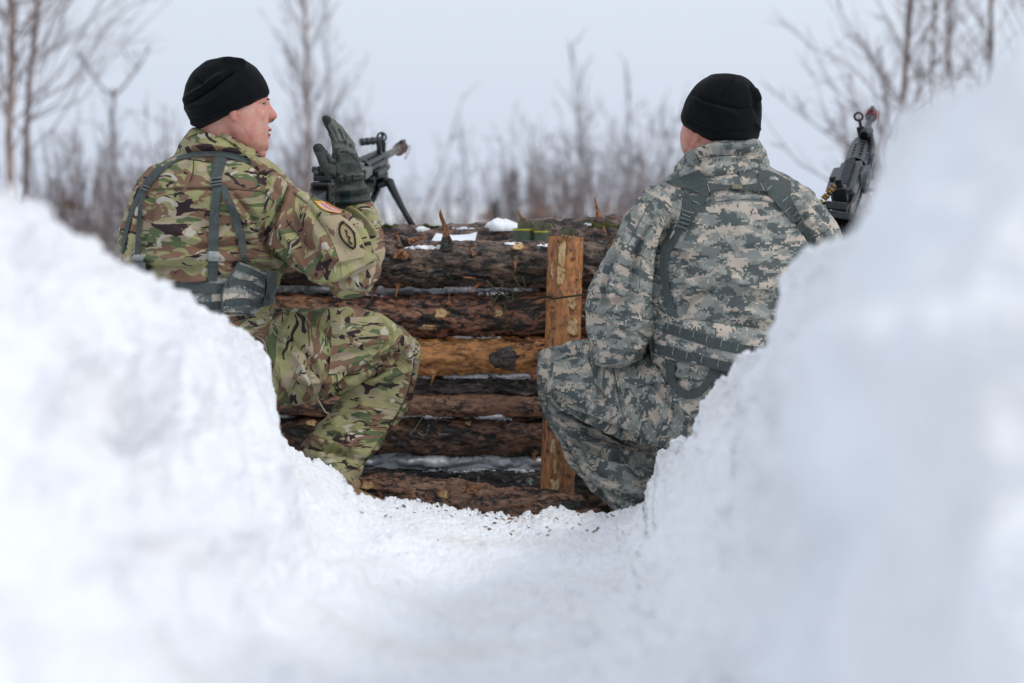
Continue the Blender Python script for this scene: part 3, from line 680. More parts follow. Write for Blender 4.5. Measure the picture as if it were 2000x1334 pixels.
jag(l1, 872, 478, (-.25, -1), .080, .009, .006, 'splinter', out=.15)
jag(l1, 780, 476, (-.3, -.9), .030, .007, out=.3); jag(l1, 790, 471, (1, -.25), .045, .0075, .006, out=.2)
jag(l1, 924, 500, (-.3, -1), .028, .007, out=.4); jag(l1, 1008, 505, (-.1, 1), .034, .007, out=.4); jag(l1, 784, 498, (.1, -.4), .02, .009, out=.8)
jag(l1, 938, 545, (-1, -.1), .045, .006, .004, out=.3); jag(l1, 936, 551, (-.6, .8), .025, .006, out=.4); jag(l1, 777, 556, (-.1, .8), .022, .007, out=.4); jag(l1, 733, 556, (-.1, 1), .028, .006, out=.3)
jag(l2, 958, 650, (.4, -1), .034, .006, out=.3); jag(l2, 875, 590, (.4, -1), .02, .005, out=.3); jag(l3, 845, 728, (-.1, 1), .034, .006, out=.4); jag(l3, 1055, 705, (-1, .3), .03, .004, out=.4)
jag(l3, 1052, 735, (-.2, .6), .02, .010, out=.9); jag(l5, 1045, 884, (0, 1), .02, .007, out=.4); jag(l7, 920, 955, (-.5, -.6), .02, .01, out=.5)
jag(top_back, 1176, 432, (-.25, -1), .045, .010, .004, out=.05); jag(top_back, 1020, 433, (-.3, -1), .018, .011, out=.2); jag(l1, 1190, 487, (.4, -1), .03, .006, out=.4); jag(top_back, 1180, 455, (0, -1), .03, .006, out=.3)
def mound(o, px, py, w, h, name, mat, lift=.012, seed=0):
    mb = MB(); n1, n2 = max(10, int(w/3)), max(6, int(h/2)); V = []
    for i in range(n1+1):
        for j in range(n2+1):
            u, v = i/n1*2-1, j/n2*2-1; q, nn = surf(o, px+u*w/2, py+v*h/2); q = q if abs(q[1]-6.45) > 1e-6 else surf(o, px+u*w/2, py+v*h/2+6)[0]; q = q if abs(q[1]-6.45) > 1e-6 else surf(o, px+u*w/2, py+v*h/2+14)[0]; nz = fbm(np.array([[px*.1+u*w*.06, py*.1+v*h*.10, seed]]), 3)[0]
            e = min(1, max(0, 1-u*u-v*v+1.1*nz))*(1-u**6)*(1-v**6); V.append(q+np.array([0, -.6, .8])*(lift*e**.5-.006))
    mb.add(V, [(i*(n2+1)+j, i*(n2+1)+j+1, (i+1)*(n2+1)+j+1, (i+1)*(n2+1)+j) for i in range(n1) for j in range(n2)]); return mb.build(name, M[mat], o, smooth=True)
for (x, w, h) in [(842, 42, 12), (1168, 60, 24), (1035, 34, 12), (1076, 24, 8), (1215, 40, 10), (760, 40, 10)]: mound(top_back, x, 441 if x != 1168 else 437, w, h, 'moss_tuft', 'moss')
for (o, x, y, w, h) in [(l5, 982, 815, 60, 16), (l5, 860, 811, 70, 10), (l5, 785, 812, 46, 12), (l1, 830, 483, 110, 10), (l1, 1068, 480, 44, 12), (l1, 1000, 476, 50, 7), (l2, 700, 574, 130, 8), (l2, 960, 573, 90, 8), (l3, 930, 659, 120, 7), (l4a, 920, 736, 130, 9), (l4a, 1010, 738, 60, 8), (l6, 930, 912, 90, 14), (l6, 1010, 914, 80, 16), (l6, 860, 908, 70, 10), (l1, 795, 470, 30, 8), (top_back, 825, 448, 34, 14), (top_back, 1155, 438, 36, 10), (top_back, 905, 446, 50, 6)]: mound(o, x, y, w, h, 'snow_dusting', 'snow_far', .009, seed=x*.1)
# snow packed behind and between the logs
def snow_fill():
    px = np.linspace(445, 1325, 420); py = np.linspace(482, 1040, 250); X, Y = np.meshgrid(px, py, indexing='ij')
    g = np.stack([X/726, Y/726, X*0], -1)
    D = 6.605+.022*fbm(g*9, 3)+.016*fbm(g*50, 3)
    for (yy, w, a) in [(902, 17, -.085), (562, 14, -.055), (734, 10, -.05), (812, 10, -.075), (660, 8, -.045), (480, 14, .10), (945, 24, .06)]: D = D+a*np.exp(-((Y-yy)/w)**2)*(1+1.1*fbm(g*9+yy, 3))
    V = PV(X, Y, D); nx, ny = X.shape; i = np.arange(nx-1)[:, None]*ny; j = np.arange(ny-1)[None]
    o = mesh('packed_snow', V.reshape(-1, 3), np.stack([i+j, i+j+1, i+ny+j+1, i+ny+j], -1).reshape(-1, 4), M['snow_far']); tag(o, kind='structure')
snow_fill()
# a few lumps of snow and the sheet of paper
def lump(name, px0, px1, py0, py1, Y, thick, label, seed=0, cat='snow', kind=None):
    """flat-bottomed crumbly lump of snow: a domed sheet with an uneven outline"""
    C = P((px0+px1)/2, py1, Y); rx = (px1-px0)/2*Y/FPX; hz = (py1-py0)*Y/FPX; na, nr = 44, 14; V = []
    for i in range(nr+1):
        for j in range(na):
            a, f = 2*math.pi*j/na, i/nr; e = np.array([math.cos(a)*1.6, math.sin(a)*1.6, seed*3.1]); R_ = 1+.30*fbm(e[None], 4, .6)[0]
            x, y = math.cos(a)*rx*f*R_, math.sin(a)*thick*f*R_; h = hz*(1-f**2.6)**.7*(.85+.45*fbm(np.array([[x*22+seed, y*22, 0]]), 4, .6)[0])
            V.append(C+np.array([x, y, h-(.01 if i == nr else 0)]))
    V.append(C-np.array([0, 0, .01])); F = [(i*na+j, i*na+(j+1) % na, (i+1)*na+(j+1) % na, (i+1)*na+j) for i in range(nr) for j in range(na)]+[(nr*na+j, nr*na+(j+1) % na, (nr+1)*na) for j in range(na)]
    return tag(MB().add(V, F).build(name, M['snow_far'], smooth=True), label, cat)
lump('snow_lump', 951, 1014, 427, 444, 6.92, .05, 'long flat lump of snow on the top log left of the green canisters', 1)
tag(lump('snow_ridge', 690, 1075, 472, 492, 6.66, .10, None, 4, None), 'thin white layer of snow between the two top logs', 'snow')
def paper():
    c = [P(838, 479, 6.60), P(925, 474, 6.60), P(932, 461, 6.84), P(852, 456, 6.86)]; n = 14; V = []
    for s_ in (0, .0012):
        for i in range(n+1):
            for j in range(n+1):
                u, v = i/n, j/n; q = (c[0]*(1-u)+c[1]*u)*(1-v)+(c[3]*(1-u)+c[2]*u)*v
                q = q+np.array([0, 0, .004*math.sin(u*5)*math.sin(v*4)+.008*max(0, u-.8)*5*v+s_]); V.append(q)
    N = (n+1)**2; F = []
    for s_ in (0, N): F += [(s_+i*(n+1)+j, s_+i*(n+1)+j+1, s_+(i+1)*(n+1)+j+1, s_+(i+1)*(n+1)+j) for i in range(n) for j in range(n)]
    tag(MB().add(V, F).build('paper_sheet', M['paper'], smooth=True), 'white sheet of paper lying between the two top logs', 'paper')
paper()
def twigs():
    for k, (pts, lab) in enumerate([([(955, 570), (965, 590), (985, 548), (1000, 535), (1018, 520)], None), ([(950, 548), (975, 572), (1005, 582), (1020, 575)], None), ([(985, 575), (1000, 590), (1003, 560), (1012, 548)], None),
                       ([(1000, 535), (1015, 560), (1024, 568)], None), ([(1020, 540), (1026, 560), (1024, 580)], None), ([(985, 590), (990, 620), (985, 650)], None), ([(965, 590), (962, 610), (968, 580)], None)]):
        mb = MB(); q = catmull([P(x, y, 6.44-.01*(i % 2)) for i, (x, y) in enumerate(pts)], 5); mb.tube(q, np.linspace(.0026, .0012, len(q)), 6)
        tag(mb.build('twig', M['twig'], l1, smooth=True))
    for pts in ([(800, 850), (812, 835), (822, 820), (828, 806)], [(815, 845), (830, 850), (838, 830)], [(812, 838), (800, 846)]):
        mb = MB(); q = catmull([P(x, y, 6.47) for x, y in pts], 4); mb.tube(q, np.linspace(.0022, .0012, len(q)), 5); mb.build('twig', M['ring'], l5, smooth=True)
twigs()
mb = MB(); q = catmull([P(x, y, Y) for x, y, Y in [(1040, 585, 6.50), (1072, 579, 6.37), (1080, 583, 6.355), (1105, 580, 6.345), (1128, 577, 6.36), (1142, 575, 6.40), (1150, 577, 6.5)]], 5); mb.tube(q, .0028, 7); mb.build('tie_cord', M['tie'], pst, smooth=True)
# ------------------------------------------------------------------ green canisters behind the front top log
def canister(px, py, w, Y, label, roll=0, ring=True):
    c = P(px, py, Y); r = w/2/(FPX/Y)
    e = empty('canister', c, label, 'canister', 'green canisters on the log wall')
    def disc(z0, z1, r0, r1, n=28): return [(c+np.array([math.cos(a)*rr, math.sin(a)*rr, z])) for z, rr in ((z0, r0), (z1, r1)) for a in [2*math.pi*k/n for k in range(n)]]
    def cyl(name, zs, m):
        mb = MB(); n = 28; V = [c+np.array([math.cos(2*math.pi*k/n)*rr, math.sin(2*math.pi*k/n)*rr, z]) for z, rr in zs for k in range(n)]
        F = [(i*n+k, i*n+(k+1) % n, (i+1)*n+(k+1) % n, (i+1)*n+k) for i in range(len(zs)-1) for k in range(n)]+[tuple(range(n)), tuple((len(zs)-1)*n+k for k in range(n))]
        return mb.add(V, F).build(name, m, e, smooth=False)
    b = cyl('body', [(-.05, r), (.010, r), (.0125, r*.985)], M['can']); cyl('rim_band', [(.0128, r*.99), (.0135, r*1.02), (.0162, r*1.02), (.017, r*.97)], M['can_y'])
    cyl('lid', [(.0175, r*.9), (.019, r*.86)], M['can'])
    f = MB(); f.box(c+np.array([0, 0, .027]), np.eye(3), (.019, .016, .011), taper=.9); f.box(c+np.array([-.004, -.004, .042]), np.eye(3), (.009, .009, .005)); f.box(c+np.array([.012, -.012, .034]), np.eye(3), (.003, .010, .008)); f.build('fuze_housing', M['can_m'], e)
    if ring:
        t = MB(); cc = c+np.array([.019, -.014, .026]); t.tube([cc+np.array([math.cos(a)*.010, 0.003*math.sin(a), math.sin(a)*.011]) for a in np.linspace(0, 2*math.pi, 18)], .0013, 6, cap=False); t.build('pull_ring', M['ring'], e, smooth=True)
    return e
canister(1024, 459, 45, 6.72, 'green canister with a yellow rim band, leftmost beside the post')
canister(1058, 463, 34, 6.70, 'green canister tucked between the leftmost canister and the post')
canister(1112, 474, 44, 6.74, 'green canister standing behind the top of the post')

# chips of bark trodden into the snow by the wall
def chips():
    V, F, n = [], [], 0; rg = np.random.default_rng(5); b = BVHTree.FromPolygons([tuple(v.co) for v in FLOOR.data.vertices], [tuple(p.vertices) for p in FLOOR.data.polygons])
    for k in range(75):
        px = rg.uniform(690, 1270); px = 1000+(px-980)*abs(rg.normal())*.8; py = 985+abs(rg.normal())*26+(18 if px > 900 else 0); c = Vector((0, 0, CAMZ)); h = b.ray_cast(c, (Vector(P(px, py, 6))-c).normalized())
        if h[0] is None: continue
        p = np.array(h[0]); s_ = rg.uniform(.001, .0038); a = rg.random()*6.3; u = np.array([math.cos(a), math.sin(a), .3])*s_*rg.uniform(1, 2.4); w = np.array([-math.sin(a), math.cos(a), .2])*s_; z = np.array([0, 0, s_*.5])
        V += [p-u-w, p+u-w, p+u+w, p-u+w, p-u*.8-w*.7+z, p+u*.8-w+z, p+u+w*.8+z*1.3, p-u*.7+w+z]; F += [tuple(n+i for i in f) for f in ((0, 3, 2, 1), (4, 5, 6, 7), (0, 1, 5, 4), (1, 2, 6, 5), (2, 3, 7, 6), (3, 0, 4, 7))]; n += 8
    tag(mesh('bark_chips', np.array(V), F, b7, smooth=False), 'dark chips of bark scattered on the trodden snow in front of the wall', 'bark chips', kind='stuff')
chips()
# ------------------------------------------------------------------ people
Y_ = 6.0
def cloth_noise(V, N, amp=1.0, seed=0, sc=(1, 1, 1)):
    q = V*np.array(sc)+seed
    w = q+.05*np.stack([fbm(q*4+1, 2), fbm(q*4+5, 2), fbm(q*4+9, 2)], -1)
    r = ridged(w*5.5, 2)
    return V+N*((.0095*r+.0060*ridged(w*12+3, 2)-.006)*amp)[:, None]
FOLD = 2.8
def garment(name, lofts, voxel, folds, mat, parent, smooth=5, namp=1.0, seed=0, post=1, sc=(1, 1, 1)):
    V, Q, E = union(lofts, voxel, smooth); N = normals(V, Q)
    uv, pick = transfer_uv(V, Q, lofts)
    V = cloth_noise(V, N, namp, seed, sc); N = normals(V, Q)
    V = strokes(V, N, folds); V = smooth_v(V, E, post, .5, 0)
    o = mesh(name, V, Q, mat, parent, uv=uv.reshape(-1, 2)); return o, bvh_of(V, Q)
def body(name, lofts, parent, voxel=.0035, smooth=5, mats=None, mi=None, folds=(), label=None):
    global FOLD
    FOLD = 1.0; V, Q, E = union(lofts, voxel, smooth); N = normals(V, Q); V = strokes(V, N, folds); V = smooth_v(V, E, 1, .5, 0); FOLD = 2.8
    o = mesh(name, V, Q, mats or M['skin'], parent); return o, bvh_of(V, Q)
def ellip(px, py, Y, rx, ry, rz):
    """small ellipsoid as a loft: pixel radii rx, ry, metre radius rz along the view"""
    st = []
    for k in range(7):
        a = -math.pi/2+math.pi*k/6; c = max(math.cos(a), .12); st.append((px-rx*c, py+ry*math.sin(a), px+rx*c, py+ry*math.sin(a), Y, rz*c))
    return loft(st, 2, 20, 2.0, 0, 0)
# ======================================== the man in green-brown camouflage
A = empty('person', P(480, 1000, 6.1), 'person seen from behind at left in green-brown camouflage and black beanie, raising a gloved hand', 'person')
tor = [(352, 305, 520, 318, 5.99, .075), (312, 322, 553, 348, 5.99, .105), (284, 345, 572, 378, 5.99, .13), (262, 380, 574, 410, 5.99, .145), (246, 430, 563, 450, 6.0, .15), (237, 485, 553, 490, 6.0, .15), (241, 518, 556, 520, 6.0, .145), (262, 545, 546, 538, 6.0, .125)]
uarm = [(500, 322, 482, 425, 5.98, .070), (545, 345, 505, 462, 5.96, .082), (596, 380, 545, 494, 5.93, .084), (648, 408, 590, 527, 5.90, .082), (700, 440, 640, 556, 5.88, .076), (735, 500, 690, 566, 5.90, .060)]
farm = [(650, 552, 728, 556, 5.93, .058), (652, 515, 743, 510, 5.96, .066), (655, 470, 744, 465, 6.00, .060), (660, 430, 740, 430, 6.03, .052), (664, 404, 724, 400, 6.05, .045)]
coll = [(343, 310, 532, 345, 6.0, .098), (347, 300, 524, 334, 6.0, .095), (358, 276, 514, 318, 6.0, .088), (374, 257, 500, 304, 6.0, .080)]
larm = [(290, 350, 300, 470, 6.05, .07), (262, 420, 300, 540, 6.16, .065), (270, 520, 330, 590, 6.28, .055), (350, 560, 400, 600, 6.36, .045)]
thi = [(330, 600, 330, 800, 6.0, .115), (430, 600, 440, 800, 6.02, .112), (520, 606, 520, 792, 6.04, .108), (600, 608, 580, 786, 6.06, .10), (680, 607, 650, 768, 6.09, .095), (738, 616, 705, 742, 6.12, .088), (775, 640, 755, 715, 6.14, .078)]
shi = [(715, 640, 812, 672, 6.16, .075), (704, 690, 814, 712, 6.20, .076), (684, 750, 803, 768, 6.215, .074), (650, 800, 776, 815, 6.19, .072), (615, 850, 743, 862, 6.13, .070), (594, 880, 715, 900, 6.10, .064), (648, 925, 692, 942, 6.07, .05)]
pel = [(285, 560, 535, 560, 6.0, .12), (280, 620, 530, 620, 6.0, .125), (285, 700, 520, 700, 6.0, .14), (320, 780, 500, 780, 6.0, .12)]
th2 = [(310, 640, 310, 800, 6.1, .10), (340, 700, 330, 850, 6.3, .09), (360, 800, 330, 900, 6.4, .075)]
sh2 = [(310, 860, 400, 850, 6.4, .07), (310, 930, 400, 930, 6.2, .06), (330, 985, 400, 990, 6.0, .05)]
jl = [loft(tor, cap0=.05, cap1=.5, m=56), loft(uarm, cap0=.12), loft(farm, cap0=.8, cap1=.3), loft(coll, cap0=.2, cap1=.15), loft(larm)]
face = [(398, 170, 500, 150, 6.0, .070), (380, 205, 522, 186, 6.0, .074), (392, 222, 523, 199, 6.0, .072), (405, 238, 523, 216, 5.997, .070), (425, 252, 524, 236, 5.997, .067), (440, 266, 523.5, 256, 5.998, .063), (452, 280, 524, 274, 6.0, .055), (466, 290, 525, 285, 6.003, .045), (482, 299, 519, 296, 6.005, .032)]
neck = [(386, 225, 468, 222, 6.0, .060), (388, 255, 480, 262, 6.0, .060), (384, 300, 482, 300, 6.0, .062), (370, 340, 490, 340, 6.0, .07)]
nose = [(514, 196, 526, 196, 6.030, .010), (516, 206, 529, 206, 6.032, .011), (518, 215, 535, 214, 6.033, .013), (518, 223, 540.5, 222, 6.034, .016), (518, 230, 541, 229.5, 6.034, .018), (519, 236, 534, 236.5, 6.034, .014)]
lips = [ellip(522, 252, 6.025, 8.5, 5.2, .020), ellip(521, 266, 6.022, 7.5, 5.5, .018), ellip(514, 287, 6.012, 12, 10, .028), ellip(517, 193, 6.020, 8.5, 5.5, .03), ellip(503, 226, 5.975, 17, 20, .026)]
ear = [ellip(455, 219, 5.924, 8.5, 17, .012), ellip(456.5, 231, 5.922, 6.0, 7, .010)]
bl = [loft(face, 5, 36, 2.0, .6, .8), loft(neck, cap0=.2), loft(nose, 4, 24, 1.9, .6, .7)]+lips+ear+[loft(tor, cap0=.1, shrink=.05), loft(uarm, shrink=.045), loft(farm, shrink=.035), loft(larm, shrink=.035), loft(pel, shrink=.055), loft(thi, shrink=.055), loft(shi, shrink=.045), loft(th2, shrink=.045), loft(sh2, shrink=.03), loft([(668, 420, 722, 415, 6.04, .03), (660, 385, 712, 380, 6.04, .028), (658, 350, 708, 348, 6.04, .022), (655, 320, 700, 316, 6.03, .016)], shrink=.008)]
fac_f = [([(466, 243), (477, 256), (488, 272)], 4.5, -.0015), ([(505, 203), (513, 203.5), (519, 203)], 2.6, -.004), ([(522, 240), (519, 246)], 2.5, -.002), ([(462, 222), (463, 232), (459, 240)], 1.8, -.003), ([(470, 272), (490, 288), (505, 296)], 5, .002), ([(511, 210), (516, 222), (519, 238)], 3, -.002), ([(524, 236), (528, 237.5)], 1.5, -.004)]
bo, bb = body('body', bl, A, .0028, 4, folds=fac_f)
# eye, brow, lashes, lips
def blob(name, px, py, Y, rx, ry, rz, mat, parent, rot=0, bvh=None, off=0):
    if bvh is not None:
        c = Vector((0, 0, CAMZ)); d = (Vector(P(px, py, 6))-c).normalized(); h = bvh.ray_cast(c, d)
        if h[0] is not None: Y = h[0].y+off
    C = P(px, py, Y); s = Y/FPX; n1, n2 = 12, 8; V = []
    for i in range(n1):
        for j in range(n2+1):
            a, b = 2*math.pi*i/n1, math.pi*(j/n2-.5); x, z = rx*s*math.cos(a)*math.cos(b), ry*s*math.sin(b)
            V.append(C+np.array([x*math.cos(rot)-z*math.sin(rot), rz*math.sin(a)*math.cos(b), x*math.sin(rot)+z*math.cos(rot)]))
    F = [(i*(n2+1)+j, ((i+1) % n1)*(n2+1)+j, ((i+1) % n1)*(n2+1)+j+1, i*(n2+1)+j+1) for i in range(n1) for j in range(n2)]
    return MB().add(V, F).build(name, mat, parent, smooth=True)
blob('eye', 516.5, 203.5, 5.98, 4.0, 1.8, .004, M['eye'], A, bvh=bb, off=.002)
blob('eyelashes', 514, 201.6, 5.98, 6.5, 1.1, .003, M['iris'], A, .12, bb, .0005); blob('iris', 519.5, 203.3, 5.98, 1.6, 1.6, .004, M['iris'], A, bvh=bb, off=.001)
blob('eyebrow', 521.5, 193.5, 5.98, 6.0, 1.9, .004, M['hair'], A, -.15, bb, .001)
blob('upper_lip', 526.5, 254.0, 6.0, 4.6, 3.0, .010, M['lip'], A, .1, bb, .004); blob('lower_lip', 525.0, 263.5, 6.0, 4.0, 3.4, .010, M['lip'], A, .5, bb, .004)
blob('nostril', 533, 234.2, 6.0, 2.4, 1.4, .006, M['iris'], A, .2, bb, .002)
J = [  # folds of the green-brown jacket: back
    ([(300, 372), (420, 368), (510, 372)], 3.0, -.0022), ([(378, 312), (376, 340), (362, 368)], 2.2, -.0018),
    ([(430, 372), (470, 420), (500, 470), (520, 510)], 10, .006), ([(450, 372), (492, 420), (520, 465)], 6, -.005),
    ([(560, 366), (548, 400), (530, 440), (505, 470)], 4, -.006), ([(568, 372), (556, 420), (548, 470)], 9, .006),
    ([(548, 430), (580, 490), (620, 540)], 8, .007), ([(575, 420), (600, 470), (650, 530)], 6, -.005), ([(590, 410), (622, 460), (668, 520)], 9, .006),
    ([(600, 400), (640, 455), (672, 500)], 4, -.004), ([(540, 470), (570, 520), (610, 552)], 6, -.006),
    ([(640, 545), (680, 525), (735, 500)], 8, .007), ([(636, 558), (690, 545), (738, 520)], 5, -.005), ([(630, 500), (670, 520), (715, 508)], 6, -.005),
    ([(660, 560), (700, 556), (725, 548)], 6, .004), ([(670, 425), (700, 450), (728, 500)], 5, -.004), ([(680, 410), (712, 430), (738, 470)], 6, .006), ([(672, 404), (690, 430), (716, 470)], 4, -.005, (5.95, 6.3)),
    ([(690, 405), (720, 425), (742, 450)], 4, -.005), ([(665, 412), (690, 418), (725, 410)], 5, .004),
    ([(250, 500), (330, 505), (400, 495), (440, 503)], 9, .006), ([(260, 520), (340, 527), (410, 520)], 6, -.005), ([(440, 495), (500, 500), (545, 512)], 8, .006), ([(440, 515), (500, 520), (548, 530)], 5, -.006), ([(270, 538), (340, 543), (420, 540)], 7, .006),
    ([(285, 380), (268, 430), (258, 490)], 9, .004), ([(300, 400), (285, 450), (272, 500)], 6, -.004), ([(320, 440), (400, 470), (480, 450)], 10, .004), ([(330, 460), (420, 485), (500, 470)], 6, -.003),
    ([(380, 262), (430, 268), (480, 300)], 3, -.002), ([(352, 298), (420, 296), (480, 312), (528, 345)], 4, -.006), ([(355, 290), (420, 288), (480, 303), (520, 328)], 5, .004),
    ([(510, 350), (540, 372), (556, 400)], 6, -.003), ([(530, 345), (575, 375), (610, 402)], 7, .003)]
jo, jb = garment('jacket', jl, .0036, J, M['ocp'], A, smooth=5, namp=.9, seed=3)
TR = [([(600, 612), (640, 650), (655, 700)], 5, -.004), ([(612, 610), (668, 640), (700, 690)], 7, .004), ([(655, 660), (720, 700), (760, 690), (790, 680)], 5, -.006), ([(640, 690), (700, 672), (760, 664)], 8, .006),
      ([(640, 704), (700, 690), (765, 672)], 4, -.006), ([(650, 765), (690, 735), (740, 712), (800, 690)], 7, -.012), ([(660, 790), (710, 752), (760, 730), (806, 712)], 9, .007), ([(810, 690), (800, 760), (770, 825), (735, 880), (700, 915)], 3, -.005),
      ([(800, 688), (790, 760), (758, 822), (722, 876), (690, 905)], 6, .004), ([(525, 660), (580, 700), (600, 770)], 7, .005), ([(540, 640), (600, 690), (630, 760)], 5, -.005), ([(500, 640), (520, 700), (560, 780)], 6, -.004),
      ([(742, 618), (765, 650), (762, 700)], 3, -.004), ([(775, 640), (790, 670), (800, 700)], 5, .003), ([(640, 830), (690, 812), (750, 800)], 6, .005), ([(630, 850), (690, 835), (745, 825)], 5, -.004), ([(600, 872), (650, 880), (700, 900)], 4, -.006), ([(605, 864), (650, 868), (705, 884)], 5, .006),
      ([(612, 882), (640, 860), (660, 840)], 3, -.004), ([(630, 892), (650, 868), (672, 845)], 3, -.004), ([(650, 898), (668, 875), (690, 850)], 3, -.004), ([(668, 905), (684, 882), (704, 858)], 3, -.004), ([(560, 612), (545, 650), (550, 700)], 5, -.004), ([(575, 735), (620, 745), (670, 735)], 7, .006)]
tl = [loft(pel), loft(thi, cap0=.3, m=44), loft(shi, cap0=.5, cap1=.5), loft(th2), loft(sh2)]
to, tb = garment('trousers', tl, .0038, TR, M['ocp'], A, smooth=6, namp=.85, seed=9)
for b_ in ([(650, 945, 704, 950, 6.07, .04), (640, 965, 710, 960, 6.08, .05), (640, 990, 800, 995, 6.16, .045)], [(320, 960, 400, 965, 6.02, .045), (330, 1000, 440, 1005, 6.1, .04)]):
    V, F = closed(loft(b_, 4, 24)); mesh('boot', V, F, M['boot'], A)
# cargo pocket, flap, drawcords
def panel(name, A_, B_, bv, mat, parent, across=10, thick=.004, off=.0, **k):
    top, bot = drape(A_, B_, bv, across=across, off=off, thick=thick, **k); mb = MB(); slab(mb, top, bot)
    o = mb.build(name, mat, parent, smooth=False); me = o.data
    # cloth coordinates in metres
    uvl = me.uv_layers.new(name='UVMap'); co = np.array([v.co[:] for v in me.vertices]); li = np.array([l.vertex_index for l in me.loops]); uvl.data.foreach_set('uv', (co[li][:, [0, 2]]+np.array([hash(name) % 7*0+3.3, 1.1])).ravel()); return o
panel('pocket', [(648, 625), (646, 690), (642, 730)], [(742, 622), (758, 660), (700, 728)], [tb], M['ocp'], A, thick=.005, off=.001)
panel('pocket_flap', [(645, 620), (649, 652)], [(744, 618), (762, 664)], [tb], M['ocp'], A, thick=.009, off=.001)
def line(name, pts, w, bv, mat, parent, **k): return strap(name, pts, w, bv, mat, parent, across=3, **k)
for pts in ([(596, 612), (604, 660), (598, 700), (572, 760)], [(810, 700), (798, 762), (770, 822), (737, 878), (700, 914)], [(648, 655), (700, 658), (762, 668)], [(640, 732), (700, 730), (756, 700)], [(540, 470), (520, 500)]): line('seam', pts, 1.8, [tb], M['seam'], A, off=.0005, thick=.001)
for pts in ([(296, 370), (360, 368), (425, 368), (512, 374)], [(378, 312), (376, 340), (364, 368)], [(562, 366), (548, 400), (528, 440), (515, 480)], [(514, 374), (540, 400), (560, 430), (600, 480)], [(560, 366), (585, 385), (600, 398)]): line('seam', pts, 1.6, [jb], M['seam'], A, off=.0005, thick=.001)
def cordm(name, pts, r, mat, parent, bv=None, Yd=5.9, off=.003):
    q = catmull(np.array(pts, float), 5); W = []
    for x, y in q:
        Y = Yd
        if bv is not None:
            c = Vector((0, 0, CAMZ)); d = (Vector(P(x, y, 6))-c).normalized(); hs = [h[0].y for h in (b.ray_cast(c, d) for b in bv) if h[0] is not None]
            if hs: Y = min(hs)-off
            elif W: Y = W[-1][1]
        W.append(P(x, y, Y))
    W = np.array(W); W[1:-1, 1] = (W[:-2, 1]+W[1:-1, 1]+W[2:, 1])/3
    mb = MB(); mb.tube(W, r, 6); return mb.build(name, mat, parent, smooth=True)
cordm('drawcord', [(604, 735), (612, 755), (622, 782), (634, 802), (646, 820)], .0018, M['cord'], A, [tb])
cordm('drawcord', [(527, 622), (532, 645), (548, 662), (556, 665), (566, 660), (562, 645), (540, 632), (528, 622)], .0015, M['cord'], A, [tb])
cordm('drawcord', [(500, 656), (516, 668), (522, 700), (524, 740)], .0018, M['cord'], A, [tb])
blob('cord_lock', 608, 735, 5.9, 7, 4, .006, M['cord'], A, .1, tb, -.004); blob('cord_lock', 527, 621, 5.9, 5, 4, .006, M['cord'], A, .1, tb, -.004); blob('cord_lock', 556, 665, 5.9, 4, 7, .006, M['cord'], A, .1, tb, -.004)
# collar rim
panel('collar_edge', [(366, 262), (376, 252), (400, 250), (432, 258), (468, 276), (494, 298), (522, 334)], [(364, 270), (380, 262), (402, 258), (428, 266), (462, 284), (484, 306), (508, 338)], [jb], M['ocp'], A, across=3, thick=.006, off=.001)
# beanie
hat = [(390, 254, 524, 186, 5.99, .083), (372, 238, 527, 177, 5.99, .090), (359, 207, 519, 159, 5.99, .095), (361, 172, 505, 137, 5.99, .094), (376, 143, 486, 121, 5.99, .084), (396, 124, 466, 113.5, 5.99, .066)]
V, Q, E = union([loft(hat, 6, 44, 2.05, .08, .14)], .0032, 4); N = normals(V, Q)
V = strokes(V, N, [([(358, 206), (385, 190), (415, 172), (440, 152), (462, 138)], 5, -.007), ([(358, 196), (388, 178), (414, 158), (440, 142)], 6, .006), ([(362, 212), (395, 205), (430, 185), (455, 160)], 8, .005), ([(366, 232), (400, 232), (460, 205), (522, 172)], 4, -.002), ([(370, 238), (388, 240), (430, 222)], 5, .003),
     ([(380, 150), (398, 165), (412, 175)], 6, -.003), ([(430, 116), (470, 122), (478, 130)], 5, .004)])
V = V+N*(.0015*fbm(V*30, 2))[:, None]; V = smooth_v(V, E, 1, .5, 0); mesh('beanie', V, Q, M['beanie'], A); hb = bvh_of(V, Q)
